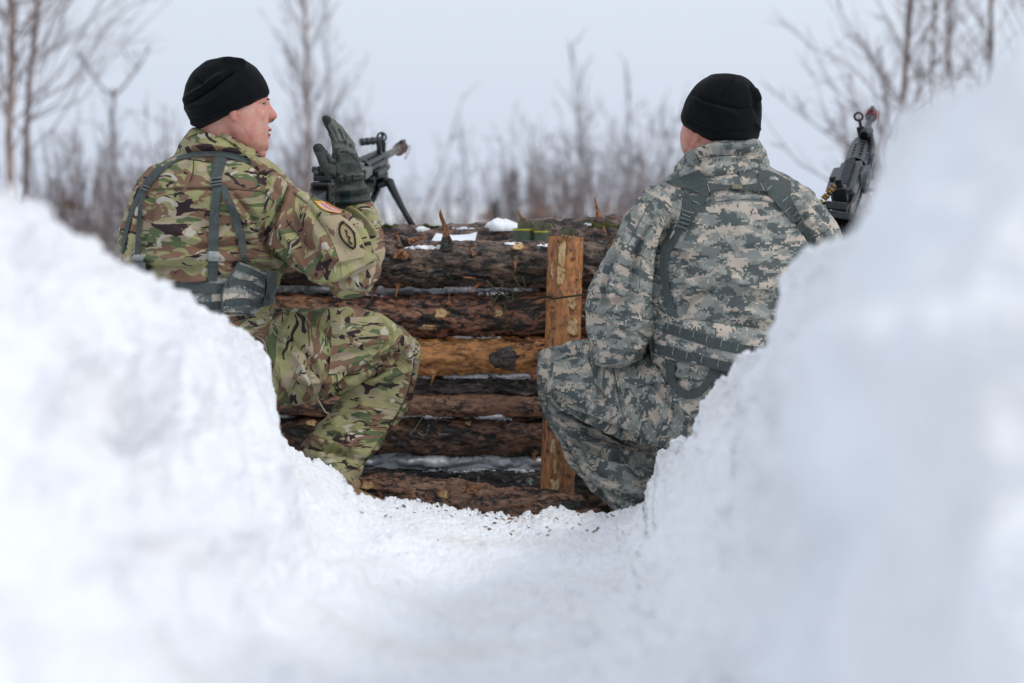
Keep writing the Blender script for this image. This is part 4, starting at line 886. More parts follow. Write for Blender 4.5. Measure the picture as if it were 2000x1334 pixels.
# ---------- glove
def glove():
    fin = [
        # index, middle, ring, little: edge pixels
        [(648, 292, 670, 288, 6.015, .0135), (644, 268, 664, 262, 6.012, .0125), (635, 249, 656, 243, 6.006, .0115), (629, 234, 646, 229, 6.0, .0105)],
        [(656, 290, 678, 286, 6.030, .0125), (654, 268, 674, 264, 6.030, .0115), (647, 250, 665, 247, 6.026, .0105), (640, 238, 656, 235, 6.02, .009)],
        [(664, 296, 688, 292, 6.048, .0125), (664, 274, 683, 272, 6.050, .0115), (657, 256, 674, 254, 6.046, .0100), (650, 246, 664, 243, 6.04, .009)],
        [(676, 304, 696, 300, 6.064, .0115), (674, 286, 693, 282, 6.066, .0105), (669, 270, 684, 267, 6.062, .0090), (662, 259, 675, 256, 6.058, .008)]]
    palm = [(649, 284, 690, 282, 6.035, .026), (648, 305, 698, 300, 6.035, .028), (650, 325, 706, 324, 6.03, .027), (652, 345, 710, 342, 6.03, .026), (654, 362, 712, 358, 6.03, .027)]
    thumb = [(640, 352, 668, 330, 6.01, .020), (627, 330, 652, 309, 6.0, .018), (618, 309, 640, 296, 5.995, .0145), (611, 292, 630, 284, 5.99, .0125)]
    cuff = [(653, 360, 713, 356, 6.03, .029), (652, 380, 721, 372, 6.035, .036), (655, 402, 726, 396, 6.04, .042)]
    L = [loft(f, 5, 24, 2.0, .2, .9) for f in fin]+[loft(palm, 5, 32, 2.4, .4, .2), loft(thumb, 5, 24, 2.0, .4, .9), loft(cuff, 5, 36, 2.1, .1, .12)]
    V, Q, E = union(L, .0024, 3); N = normals(V, Q)
    V = strokes(V, N, [([(656, 360), (684, 357), (713, 352)], 5, -.004), ([(654, 350), (680, 345), (711, 341)], 4, .003), ([(655, 375), (690, 372), (719, 366)], 6, .004), ([(655, 386), (690, 384), (722, 380)], 4, -.003), ([(652, 395), (690, 393), (724, 390)], 4, .003), ([(662, 280), (655, 262), (646, 246)], 2.2, -.002), ([(675, 284), (668, 262), (660, 250)], 2.2, -.003),
        ([(686, 290), (680, 272), (672, 260)], 2.2, -.003), ([(655, 276), (676, 276), (690, 286)], 4, .002), ([(658, 299), (680, 298), (695, 312), (704, 330)], 2, -.0025), ([(658, 302), (657, 330), (660, 350)], 2, -.002), ([(636, 300), (645, 318), (660, 318)], 3, -.003), ([(660, 325), (680, 318), (700, 322)], 6, .002), ([(640, 340), (655, 352), (660, 362)], 4, -.003)])
    N = normals(V, Q); V = V+N*(.0012*fbm(V*45, 3))[:, None]
    px, py = PIX(V[Q].mean(1)); mi = np.zeros(len(Q), int)
    mi[(py < 300) & (px > 640)] = 1
    mi[(py > 345)] = 0
    mi[((px-632)/15)**2+((py-232)/15)**2 < 1] = 2                       # grip patches on the fingertips
    mi[(py < 296+(px-612)*.0) & (px < 633) & (py > 270)] = 2
    mi[(px < 654) & (py > 225) & (py < 262) & (px < 630+(py-225)*.50)] = 2
    mi[(px > 664) & (px < 684) & (py > 372) & (py < 402)] = 3
    o = mesh('glove', V, Q, [M['glove'], M['glove_lt'], M['glove_dk'], M['glove_teal']], A, mi=mi)
    b = bvh_of(V, Q)
    s = strap('wrist_strap', [(666, 349), (686, 346), (711, 343)], 11, [b], M['glove_lt'], A, off=.001, thick=.002)
    for x in (673, 681, 688): strap('strap_buckle', [(x, 353), (x+.5, 341)], 3.2, [b], M['glove_dk'] if x != 681 else M['buckle'], A, off=.003, thick=.003, across=3)
    for pts in ([(655, 298), (658, 296), (676, 298), (690, 308), (700, 322), (706, 335)], [(656, 300), (656, 320), (659, 342)], [(652, 400), (690, 399), (725, 394)], [(641, 262), (655, 276), (675, 276), (692, 290)], [(650, 309), (643, 318), (632, 316)]): line('seam', pts, 1.6, [b], M['glove_dk'], A, off=.0004, thick=.0012)
    panel('cuff_binding', [(653, 399), (690, 404), (727, 398)], [(655, 405), (690, 410), (728, 403)], [b], M['glove_dk'], A, across=3, thick=.004, off=.001)
M['glove_teal'] = plain('dark_teal_glove_panel', (.018, .036, .036), .7, .3)
glove()
# ---------- shoulder harness and belt
W_ = M['strap']
belt = loft([(272, 540, 531, 531, 6.0, .138), (283, 560, 531, 555, 6.0, .146), (287, 590, 527, 585, 6.0, .148), (291, 615, 515, 612, 6.0, .142)], 5, 56, 2.15, .05, .05)
V, Q, E = union([belt], .004, 2); uvb, _ = transfer_uv(V, Q, [belt]); mesh('belt', V, Q, M['ucp_belt'], A, uv=uvb.reshape(-1, 2)); beltb = bvh_of(V, Q)
for (y0, y1, w) in ((560, 560, 20), (596, 592, 16)): strap('belt_webbing', [(300, y0), (370, y0+3), (440, y1+4)], w, [beltb], W_, A, off=.001)
pan = panel('padded_panel', [(468, 511), (450, 540), (434, 572), (434, 610)], [(522, 533), (518, 556), (514, 590), (497, 618)], [beltb, jb], M['ucp_belt'], A, across=12, thick=.014, off=.003)
pb = bvh_of(np.array([v.co[:] for v in pan.data.vertices]), [tuple(p.vertices) for p in pan.data.polygons])
for pts in ([(462, 521), (490, 530), (518, 545)], [(446, 553), (480, 553), (514, 570)], [(440, 592), (475, 588), (510, 596)]): strap('panel_webbing', pts, 12, [pb], W_, A, off=.001, thick=.003)
strap('panel_edge', [(468, 511), (450, 540), (434, 572), (434, 610)], 4, [pb], W_, A, off=.002, thick=.004)
strap('panel_edge', [(434, 612), (470, 613), (497, 618)], 4, [pb, beltb], W_, A, off=.002, thick=.004)
panel('side_pouch', [(519, 528), (521, 560), (512, 600)], [(542, 533), (541, 560), (534, 594)], [beltb, jb], M['buckle'], A, across=6, thick=.03, off=.01)
strap('pouch_flap', [(530, 540), (528, 585)], 12, [beltb], W_, A, off=.043, thick=.004)
strap('yoke_strap', [(345, 309), (375, 302), (424, 300), (460, 306), (490, 318)], [8, 9, 10, 12, 8], [jb], W_, A, off=.004, thick=.003)
strap('shoulder_strap', [(431, 306), (425, 335), (421, 362)], [26, 22, 17], [jb], W_, A, off=.003, thick=.003)
strap('long_strap', [(424, 362), (419, 420), (417, 480), (415, 548)], [17, 19, 20, 19], [jb, beltb], W_, A, off=.004)
strap('rear_strap', [(434, 360), (452, 405), (470, 460), (479, 512)], [12, 15, 16, 12], [jb, beltb], W_, A, off=.003)
strap('shoulder_strap', [(345, 309), (318, 325), (298, 345), (282, 365)], [10, 15, 16, 13], [jb], W_, A, off=.003, thick=.003)
strap('long_strap', [(281, 368), (275, 400), (271, 450), (268, 500), (268, 530)], [8, 9, 9, 11, 14], [jb], W_, A, off=.004)
strap('rear_strap', [(276, 370), (258, 410), (245, 455), (238, 495)], [8, 9, 9, 6], [jb], W_, A, off=.003)
strap('strap_keeper', [(407, 500), (428, 501)], 19, [jb], M['strap_lt'], A, off=.008, thick=.003)
strap('strap_keeper', [(259, 505), (280, 506)], 17, [jb], M['strap_lt'], A, off=.008, thick=.003)
for (x0, y0, x1, y1) in ((411, 349, 433, 346), (411, 356, 434, 353), (412, 362, 432, 359), (276, 360, 292, 366), (273, 366, 288, 372)): strap('buckle', [(x0, y0), (x1, y1)], 3.6, [jb], M['buckle'], A, off=.008, thick=.004, across=3)
panel('side_pouch', [(256, 512), (258, 535)], [(284, 512), (286, 545)], [jb], M['buckle'], A, across=6, thick=.02, off=.01)
# ---------- patches on the sleeve
panel('patch_panel', [(622, 424), (640, 455), (655, 486), (664, 512)], [(664, 419), (690, 440), (711, 478), (711, 502)], [jb], M['fleece'], A, across=12, thick=.002, off=.001)
def flag():
    top, bot = drape([(613, 392), (632, 409), (664, 417)], [(636, 393), (650, 402), (668, 412)], [jb], across=14, off=.004, thick=.002, step=2.5)
    def mi(u, v):
        if u < .07 or u > .93 or v < .08 or v > .90: return 0
        return 1+int((v-.08)/.82*13) % 2
    mb = MB(); slab(mb, top, bot, 0, mi); mb.build('flag_patch', [M['gold'], M['fred'], M['fwhite'], M['fblue']], A)

flag()
fl = [(668, 434), (663, 444), (664, 458), (672, 472), (684, 483), (693, 485), (694, 470), (691, 455), (683, 444), (676, 438)]
panel('emblem', [(669, 436), (665, 446), (667, 460), (677, 474), (692, 484)], [(674, 437), (683, 446), (689, 456), (692, 469), (693, 484)], [jb], M['emb'], A, across=6, thick=.002, off=.004)
line('emblem_border', fl+[fl[0]], 3.2, [jb], M['thread_blk'], A, off=.0065, thick=.0015)
for pts in ([(667, 433), (671, 437)], [(671, 431), (673, 437)], [(676, 434), (676, 439)]): line('emblem_border', pts, 3, [jb], M['thread_blk'], A, off=.0065, thick=.0015)
line('lightning_bolt', [(674, 449), (679, 455), (676, 460), (684, 464), (681, 470), (688, 477)], 3, [jb], M['thread_blk'], A, off=.0065, thick=.0015, smoothn=1)
# ======================================== the man in grey digital camouflage
B = empty('person', P(1300, 1010, 6.1), 'kneeling person at right seen from behind in grey digital camouflage and black beanie', 'person')
tor = [(1325, 338, 1497, 326, 6.0, .075), (1288, 360, 1545, 348, 6.0, .105), (1262, 385, 1585, 378, 6.0, .13), (1248, 425, 1612, 410, 6.0, .15), (1240, 480, 1636, 460, 6.0, .16), (1244, 545, 1650, 530, 6.0, .165), (1258, 610, 1648, 610, 6.0, .16), (1272, 670, 1630, 690, 6.0, .155), (1282, 725, 1600, 750, 6.0, .15)]
uarm = [(1262, 372, 1345, 440, 5.97, .080), (1222, 430, 1318, 505, 5.96, .086), (1186, 500, 1300, 560, 5.95, .084), (1150, 565, 1286, 602, 5.95, .080), (1147, 630, 1272, 645, 5.96, .076), (1158, 690, 1255, 680, 5.98, .064)]
farm = [(1165, 690, 1200, 600, 6.0, .06), (1240, 705, 1260, 620, 6.08, .06), (1320, 690, 1320, 620, 6.17, .05), (1390, 660, 1390, 600, 6.24, .04)]
rarm = [(1590, 385, 1560, 480, 6.02, .07), (1640, 470, 1590, 540, 6.1, .07), (1660, 580, 1600, 620, 6.2, .06), (1600, 640, 1580, 590, 6.3, .05)]
coll = [(1321, 344, 1499, 328, 6.0, .10), (1330, 322, 1497, 308, 6.0, .098), (1348, 298, 1490, 288, 6.0, .09), (1388, 274, 1478, 270, 6.0, .075)]
pel = [(1285, 690, 1600, 700, 6.0, .15), (1300, 760, 1590, 780, 6.0, .16), (1330, 840, 1560, 860, 6.0, .14)]
thi = [(1500, 660, 1450, 885, 6.0, .13), (1400, 680, 1360, 872, 6.02, .125), (1290, 692, 1258, 866, 6.06, .12), (1200, 684, 1165, 832, 6.10, .112), (1130, 668, 1092, 800, 6.14, .10), (1088, 684, 1068, 765, 6.17, .08)]
shi = [(1056, 700, 1160, 730, 6.21, .080), (1058, 760, 1200, 806, 6.245, .080), (1072, 825, 1262, 862, 6.24, .082), (1098, 880, 1300, 895, 6.20, .082), (1130, 930, 1300, 935, 6.08, .08), (1168, 972, 1290, 980, 6.06, .07), (1204, 1002, 1275, 1010, 6.05, .05)]
th2 = [(1540, 700, 1500, 880, 6.1, .11), (1500, 720, 1460, 880, 6.3, .10), (1450, 760, 1420, 870, 6.45, .07)]
jl = [loft(tor, cap0=.3, cap1=.4, m=60), loft(uarm, cap0=.5), loft(farm), loft(rarm), loft(coll, cap0=.2, cap1=.2)]
J = [([(1268, 392), (1230, 450), (1215, 500)], 7, .005), ([(1300, 400), (1262, 470), (1248, 540), (1240, 600)], 7, .007), ([(1316, 420), (1290, 490), (1284, 560), (1280, 610)], 6, -.012), ([(1282, 420), (1250, 480), (1232, 560)], 5, -.006), ([(1235, 470), (1200, 540), (1190, 600)], 8, .007), ([(1220, 470), (1185, 530), (1175, 590)], 5, -.005),
     ([(1150, 575), (1180, 590), (1240, 580)], 6, -.006), ([(1146, 600), (1190, 608), (1235, 600)], 8, .006), ([(1200, 640), (1240, 655), (1262, 640)], 5, -.005), ([(1190, 690), (1230, 680), (1262, 665)], 6, .005),
     ([(1300, 480), (1340, 520), (1330, 580), (1340, 620)], 8, -.005), ([(1320, 520), (1360, 560), (1420, 540)], 9, .006), ([(1335, 600), (1370, 575), (1400, 560)], 5, -.006), ([(1310, 490), (1350, 500), (1400, 500)], 7, -.004), ([(1330, 470), (1400, 480), (1500, 470)], 9, .004),
     ([(1400, 530), (1480, 560), (1540, 540)], 10, .005), ([(1420, 560), (1490, 585), (1540, 570)], 7, -.005), ([(1430, 600), (1500, 620)], 8, .005), ([(1540, 380), (1590, 430), (1630, 470)], 9, .006), ([(1530, 400), (1570, 450), (1590, 480)], 5, -.006), ([(1555, 370), (1610, 420), (1636, 455)], 5, -.004), ([(1570, 420), (1590, 455), (1600, 485)], 4, .005),
     ([(1330, 318), (1400, 300), (1470, 300), (1496, 310)], 5, -.006), ([(1328, 330), (1390, 312), (1470, 314), (1497, 322)], 6, -.004), ([(1340, 308), (1400, 288), (1480, 292)], 7, .006), ([(1352, 300), (1362, 320), (1375, 332)], 4, -.003), ([(1420, 390), (1480, 386), (1520, 396)], 5, .003), ([(1290, 725), (1350, 735), (1400, 742)], 5, .005),
     ([(1345, 640), (1300, 600), (1290, 560)], 5, .005), ([(1360, 400), (1390, 386), (1420, 388)], 3, -.002)]
jo2, jb2 = garment('jacket', jl, .0038, J, M['ucp'], B, smooth=6, namp=.75, seed=13)
TR = [([(1060, 720), (1090, 690), (1140, 678)], 5, -.003), ([(1068, 770), (1095, 798), (1150, 822), (1225, 848)], 6, -.012), ([(1075, 790), (1120, 828), (1190, 838)], 8, .007), ([(1130, 812), (1200, 848), (1290, 878)], 6, -.012), ([(1090, 812), (1160, 850), (1240, 868)], 5, -.006), ([(1100, 845), (1180, 882), (1280, 900)], 7, .007), ([(1105, 850), (1180, 890), (1270, 905)], 5, -.006),
      ([(1120, 880), (1190, 912), (1275, 925)], 7, .006), ([(1130, 905), (1200, 935), (1275, 945)], 5, -.005), ([(1150, 930), (1210, 955), (1270, 965)], 7, .005), ([(1165, 955), (1220, 978), (1268, 985)], 4, -.005), ([(1150, 700), (1155, 740), (1185, 790)], 5, -.006), ([(1145, 690), (1160, 720), (1165, 770)], 6, .006), ([(1195, 690), (1205, 740), (1215, 800)], 4, -.006), ([(1090, 700), (1130, 690), (1140, 720), (1145, 760), (1160, 780)], 4, -.006), ([(1080, 780), (1110, 790), (1150, 778)], 4, -.005),
      ([(1240, 700), (1260, 720), (1255, 750)], 5, -.008), ([(1265, 700), (1300, 750), (1340, 790), (1380, 830)], 8, .006), ([(1260, 730), (1300, 780), (1350, 840)], 5, -.005), ([(1230, 750), (1270, 800), (1300, 860)], 7, .005), ([(1250, 762), (1290, 820), (1320, 860)], 4, -.004), ([(1085, 830), (1110, 880), (1150, 940), (1190, 985)], 4, -.005), ([(1095, 830), (1125, 880), (1165, 940)], 6, .005)]
tl = [loft(pel), loft(thi, cap0=.3, m=48), loft(shi, cap0=.5, cap1=.5), loft(th2)]
to2, tb2 = garment('trousers', tl, .0038, TR, M['ucp'], B, smooth=6, namp=.85, seed=19)
V, F = closed(loft([(1200, 985, 1290, 990, 6.06, .045), (1205, 1030, 1290, 1035, 6.08, .045), (1230, 1050, 1330, 1060, 6.0, .04)], 4, 24)); mesh('boot', V, F, M['boot'], B)
face = [(1362, 180, 1466, 180, 6.0, .085), (1345, 215, 1474, 215, 6.0, .095), (1333, 245, 1474, 245, 6.02, .092), (1328, 262, 1470, 265, 6.03, .088), (1329, 280, 1455, 285, 6.035, .080), (1334, 298, 1435, 303, 6.04, .065), (1350, 314, 1420, 318, 6.05, .045)]
neck = [(1362, 225, 1472, 225, 6.0, .062), (1358, 260, 1470, 260, 6.0, .062), (1352, 310, 1474, 310, 6.0, .066), (1340, 350, 1485, 350, 6.0, .07)]
ear = [ellip(1366, 258, 5.965, 7.5, 15, .014), ellip(1362, 268, 5.962, 6, 9, .010)]
body('body', [loft(face, 5, 36, 2.0, .5, .8), loft(neck, cap0=.2)]+ear+[loft(tor, cap0=.1, shrink=.055), loft(uarm, shrink=.05), loft(farm, shrink=.035), loft(rarm, shrink=.035), loft(pel, shrink=.06), loft(thi, shrink=.065), loft(shi, shrink=.055), loft(th2, shrink=.05)], B, .0034, 4, folds=[([(1345, 290), (1350, 276), (1358, 268)], 3, -.003), ([(1352, 252), (1355, 270)], 2.5, -.004), ([(1371, 262), (1362, 262)], 2.5, -.003)])
hat = [(1376, 276, 1479, 274, 5.99, .080), (1350, 258, 1483, 262, 5.99, .088), (1330, 237, 1486, 243, 5.99, .095), (1334, 210, 1488, 215, 5.99, .100), (1347, 182, 1483, 186, 5.99, .100), (1366, 160, 1470, 163, 5.99, .086), (1384, 148, 1452, 150, 5.99, .064)]
V, Q, E = union([loft(hat, 6, 44, 2.1, .05, .14)], .0034, 4); N = normals(V, Q)
V = strokes(V, N, [([(1398, 202), (1415, 180), (1438, 152)], 2.5, -.003), ([(1352, 184), (1385, 200), (1440, 212), (1480, 205)], 3, -.003), ([(1350, 190), (1385, 206), (1430, 216)], 6, .003), ([(1465, 160), (1474, 190), (1480, 225)], 5, -.004), ([(1478, 170), (1482, 200)], 5, .004), ([(1400, 205), (1410, 216), (1440, 222)], 4, .003), ([(1340, 235), (1390, 255), (1480, 258)], 4, -.002), ([(1474, 240), (1484, 255)], 4, .003)])
V = V+N*(.0015*fbm(V*30, 2))[:, None]; V = smooth_v(V, E, 1, .5, 0); mesh('beanie', V, Q, M['beanie'], B)
# flap pocket, sleeve pocket, trouser pocket
panel('cargo_pocket', [(1083, 703), (1080, 740), (1095, 795)], [(1146, 692), (1160, 740), (1166, 782)], [tb2], M['ucp'], B, across=10, thick=.008, off=.001)
panel('pocket_flap', [(1150, 700), (1160, 690), (1175, 694)], [(1144, 724), (1150, 730), (1165, 740)], [tb2], M['buckle'], B, across=5, thick=.004, off=.002)
panel('trouser_pocket', [(1195, 706), (1208, 760)], [(1262, 700), (1300, 745)], [tb2], M['ucp'], B, across=8, thick=.005, off=.001)
for pts in ([(1192, 692), (1200, 730), (1206, 765), (1216, 812)], [(1212, 762), (1240, 758), (1290, 744)], [(1095, 700), (1120, 694), (1140, 702)], [(1088, 786), (1100, 798), (1130, 792), (1166, 776)], [(1064, 770), (1080, 830), (1120, 892), (1150, 945), (1196, 990)]): line('seam', pts, 1.7, [tb2], M['buckle'], B, off=.0005, thick=.0012)
for pts in ([(1378, 398), (1420, 391), (1480, 390), (1530, 402)], [(1262, 470), (1250, 520), (1250, 580)], [(1300, 360), (1262, 410), (1236, 460), (1224, 480)], [(1440, 300), (1446, 340), (1450, 352)], [(1330, 322), (1380, 306), (1440, 304), (1496, 314)]): line('seam', pts, 1.6, [jb2], M['buckle'], B, off=.0005, thick=.001)
cordm('drawcord', [(1196, 462), (1185, 480), (1180, 500)], .002, M['tie'], B, [jb2])
# belt
belt = loft([(1268, 610, 1652, 665, 6.0, .185), (1268, 625, 1652, 678, 6.0, .192), (1268, 665, 1646, 715, 6.0, .192), (1272, 692, 1640, 737, 6.0, .188)], 5, 60, 2.15, .05, .05)
V, Q, E = union([belt], .004, 2); uvb, _ = transfer_uv(V, Q, [belt]); mesh('belt', V, Q, M['ucp_belt'], B, uv=uvb.reshape(-1, 2)); bb2 = bvh_of(V, Q)
strap('belt_webbing', [(1278, 634), (1330, 650), (1400, 672), (1460, 684), (1530, 690)], 19, [bb2], W_, B, off=.001, thick=.003)
strap('belt_webbing', [(1276, 680), (1330, 694), (1400, 712), (1440, 720), (1520, 728)], 19, [bb2], W_, B, off=.001, thick=.003)
for (x, y, dy) in [(1304, 636, 0), (1328, 643, 0), (1354, 651, 0), (1380, 660, 0), (1408, 670, 0), (1440, 678, 0), (1472, 682, 0), (1314, 685, 0), (1341, 693, 0), (1370, 700, 0), (1402, 709, 0)]: line('stitching', [(x+2, y-6), (x-1, y+8)], 1.3, [bb2], M['stitch'], B, off=.0045, thick=.001)
strap('belt_edge', [(1274, 612), (1273, 650), (1276, 690)], 5, [bb2], W_, B, off=.003, thick=.004)
strap('hanging_strap', [(1308, 700), (1310, 735), (1322, 760), (1345, 772), (1370, 762), (1390, 732), (1396, 720)], [19, 17, 15, 15, 15, 16, 17], [tb2, jb2], W_, B, off=.006, thick=.003)
strap('hanging_strap', [(1405, 722), (1398, 760), (1388, 790)], 19, [tb2, jb2], W_, B, off=.006, thick=.003)
# harness
panel('yoke_pad', [(1292, 356), (1330, 345), (1365, 331)], [(1330, 365), (1362, 378), (1385, 358)], [jb2], W_, B, across=7, thick=.004, off=.003)
panel('yoke_pad', [(1340, 366), (1370, 356), (1420, 361), (1470, 359), (1500, 350)], [(1378, 384), (1395, 373), (1430, 369), (1480, 373), (1510, 374)], [jb2], W_, B, across=6, thick=.005, off=.005)
panel('yoke_pad', [(1483, 330), (1510, 336), (1545, 354)], [(1480, 352), (1500, 374), (1546, 376)], [jb2], W_, B, across=7, thick=.004, off=.003)
panel('shoulder_panel', [(1330, 380), (1330, 405), (1326, 432)], [(1384, 382), (1366, 412), (1345, 442)], [jb2], W_, B, across=6, thick=.004, off=.006)
panel('shoulder_panel', [(1496, 372), (1520, 402), (1550, 436)], [(1540, 372), (1552, 400), (1565, 424)], [jb2], W_, B, across=6, thick=.004, off=.004)
strap('long_strap', [(1330, 444), (1305, 480), (1296, 520), (1300, 560), (1310, 600), (1320, 622)], [18, 20, 16, 15, 15, 15], [jb2], W_, B, off=.004)
strap('rear_strap', [(1322, 448), (1300, 475), (1294, 510), (1288, 540)], [14, 14, 10, 6], [jb2], W_, B, off=.002)
strap('long_strap', [(1560, 436), (1578, 460), (1590, 490)], [16, 13, 8], [jb2], W_, B, off=.004)
for (x0, y0, x1, y1) in ((1326, 424, 1350, 431), (1322, 431, 1346, 439), (1319, 439, 1342, 447), (1544, 426, 1560, 412), (1551, 434, 1567, 420), (1558, 440, 1572, 428)): strap('buckle', [(x0, y0), (x1, y1)], 4.6, [jb2], M['buckle'], B, off=.011, thick=.004, across=3)
strap('yoke_loop', [(1430, 364), (1450, 365)], 9, [jb2], M['can_m'], B, off=.012, thick=.003)
for pts in ([(1332, 386), (1332, 408), (1356, 416)], [(1354, 392), (1366, 398)], [(1382, 358), (1386, 374)], [(1333, 418), (1348, 424)], [(1486, 358), (1494, 372), (1508, 362)], [(1528, 394), (1540, 384)], [(1545, 404), (1533, 414)]): line('stitching', pts, 1.2, [jb2], M['stitch'], B, off=.011, thick=.001)
# ------------------------------------------------------------------ two belt-fed machine guns
def gun(rear, muz, Yr, Ym, roll, label, style):
    R_, M_ = P(rear[0], rear[1], Yr), P(muz[0], muz[1], Ym); D = M_-R_; Lg = np.linalg.norm(D); D = D/Lg
    U = np.array([0, 0, 1.0]); U -= D*(U@D); U /= np.linalg.norm(U); S = np.cross(D, U)       # S points to the gun's right
    c, s = math.cos(roll), math.sin(roll); U, S = U*c+S*s, S*c-U*s
    k = Lg/.78; KC = .96 if style == 'right' else 1.05
    LM = ([-.3, 0, .23, .405, .47, .69, .80], [-.18, .08, .32, .50, .54, .70, .80]) if style == 'right' else ([-.3, 0, .23, .405, .47, .69, .80], [-.28, 0, .29, .50, .54, .70, .80])
    e = empty('machine_gun', R_, label, 'machine gun', 'machine guns resting on the berm')
    X = lambda l, a, u: R_+D*float(np.interp(l, LM[0], LM[1]))*k+(S*a+U*u)*KC
    ax = [D, S, U]
    def box(name, l, a, u, hl, ha, hu, m='gun', taper=1.0, parent=e):
        mb = MB(); mb.box(X(l, a, u), ax, (hl*k, ha*KC, hu*KC), taper=taper); o = mb.build(name, M[m], parent); bv = o.modifiers.new('b', 'BEVEL'); bv.width = .0015; bv.segments = 2; return o
    def tube(name, pts, r, m='gun', sides=14, parent=e, cap=True):
        mb = MB(); mb.tube([X(*p) for p in pts], np.asarray(r)*KC, sides, cap=cap); return mb.build(name, M[m], parent, smooth=True)
    g = 'gun_g' if style == 'left' else 'gun_m'
    # receiver
    box('receiver', .08, 0, -.022, .17, .024, .030, g)
    box('receiver_rail', .08, .026, -.010, .165, .004, .006, 'gun'); box('receiver_rail', .10, .027, -.036, .15, .003, .004, g)
    box('receiver_rail', .08, -.026, -.010, .165, .004, .006, 'gun')
    for l in (-.05, .0, .06, .12, .18): tube('rivet', [(l, .023, -.024), (l, .029, -.024)], .0045, 'gun', 8); tube('rivet', [(l, -.023, -.024), (l, -.029, -.024)], .0045, 'gun', 8)
    # feed cover with toothed rail on top
    box('feed_cover', .095, 0, .024, .115, .034, .016, g, .9)
    box('feed_tray', .13, -.040, .004, .055, .022, .012, g); box('feed_cover_wing', .16, -.044, .020, .040, .013, .010, g, .8); box('feed_cover_wing', .15, .045, .018, .04, .014, .014, g, .8)
    for i in range(17): box('rail_tooth', -.01+i*.0125, 0, .046, .0036, .013, .006, 'gun_m' if style != 'left' else 'gun')
    box('rail_base', .095, 0, .041, .11, .011, .004, 'void')
    # rear sight
    box('rear_sight', -.055, 0, .045, .016, .020, .020, 'gun'); tube('sight_knob', [(-.055, -.036, .052), (-.055, .036, .052)], .009, 'gun', 12); box('rear_sight_leaf', -.05, 0, .073, .004, .010, .014, 'gun')
    # heat shield: a perforated half tube over the dark barrel
    nl, na = 37, 29; mb = MB(); V = []
    for i in range(nl):
        l = .23+.175*i/(nl-1)
        for j in range(na):
            a = math.radians(-105+210*j/(na-1)); f = (.036 if style == 'right' else .033)*(1-.12*(i/(nl-1))); V.append(X(l, math.sin(a)*f, .006+math.cos(a)*f*.95))
    F = [(i*na+j, i*na+j+1, (i+1)*na+j+1, (i+1)*na+j) for i in range(nl-1) for j in range(na-1) if not (((i % 5) in (1, 2, 3)) and (j % 5) in (2, 3) and 2 < i < nl-4)]
    o = mb.add(V, F).build('heat_shield', M['gun_m'], e, smooth=True); sm = o.modifiers.new('s', 'SOLIDIFY'); sm.thickness = .0018
    tube('barrel_sleeve', [(.22, 0, .004), (.40, 0, .004)], .021, 'void')
    box('handguard', .31, 0, -.040, .095, .028, .022, 'gun', .92)
    for i in range(11): box('handguard_rib', .225+i*.017, .030, -.042, .0045, .004, .018, g); box('handguard_rib', .225+i*.017, -.030, -.042, .0045, .004, .018, g)
    tube('barrel', [(.38, 0, .006), (.60, 0, .006), (.70, 0, .006)], [.0125, .011, .0105], g); tube('gas_tube', [(.24, 0, -.018), (.50, 0, -.018)], .010, 'gun_g' if style == 'left' else 'gun')
    box('gas_block', .485, 0, -.006, .018, .013, .022, 'gun'); tube('gas_regulator', [(.49, .004, -.022), (.53, .004, -.024)], [.015, .012], 'gun_g')
    HR = .088 if style == 'right' else .068
    box('front_sight_base', .47, 0, .034, .012, .012, .022, 'gun', .7); box('front_sight_post', .47, 0, .058, .004, .005, .022, 'gun', .6)
    rr = [(.455, math.sin(a)*.0125, HR+math.cos(a)*.0125) for a in np.linspace(0, 2*math.pi, 22)]; mb = MB(); mb.tube([X(*q) for q in rr], .0035*k, 6, cap=False); mb.build('front_sight_ring', M['gun'], e, smooth=True)
    # muzzle: blank adapter with safety ring
    tube('flash_hider', [(.69, 0, .006), (.71, 0, .006), (.735, 0, .006)], [.0105, .0125, .0165], g)
    tube('blank_adapter', [(.732, 0, .006), (.748, 0, .006), (.775, 0, .006), (.785, 0, .006)], [.0175, .019, .0185, .013], 'red' if style == 'right' else 'gun')
    box('adapter_clamp', .757, .004, .0235, .018, .006, .006, 'gun')
    if style == 'left': tube('adapter_band', [(.725, 0, .004), (.733, 0, .004)], .0185, 'red')
    q = [(.76+math.sin(a)*.018, .020+.006*math.cos(a), -.006+math.cos(a)*.022) for a in np.linspace(0, 2*math.pi, 20)]; mb = MB(); mb.tube([X(*p) for p in q], .0013*k, 5, cap=False); mb.build('safety_ring', M['ring'], e, smooth=True)
    # carry handle
    if style == 'left':
        tube('carry_handle_arm', [(.375, .012, .02), (.372, .012, .05), (.365, .010, .066)], .0075, 'gun', 8)
        hp = np.array([X(.33, -.030, .066), X(.375, .018, .070)]); mb = MB(); n = 25; pts = hp[0]+(hp[1]-hp[0])*np.linspace(0, 1, n)[:, None]
        mb.tube(pts, np.where(np.arange(n) % 6 < 4, .0125, .0105)*k, 16); mb.build('carry_handle', M['gun'], e, smooth=True)
    else:
        tube('carry_handle_arm', [(.30, .034, .0), (.36, .040, .015), (.42, .030, .035), (.435, .012, .042)], .009, 'gun', 8)
        tube('carry_handle', [(.385, .016, .045), (.41, .020, .045), (.44, .026, .043)], [.0165, .016, .0145], 'gun_m'); tube('handle_end', [(.381, .016, .0455), (.3845, .016, .0455)], .0125, 'void')
    # charging handle, pins, trigger, grip, stock
    box('charging_handle', .19, .045, -.012, .007, .016, .007, 'gun'); box('side_rail', .30, .040, -.006, .05, .008, .007, 'gun')
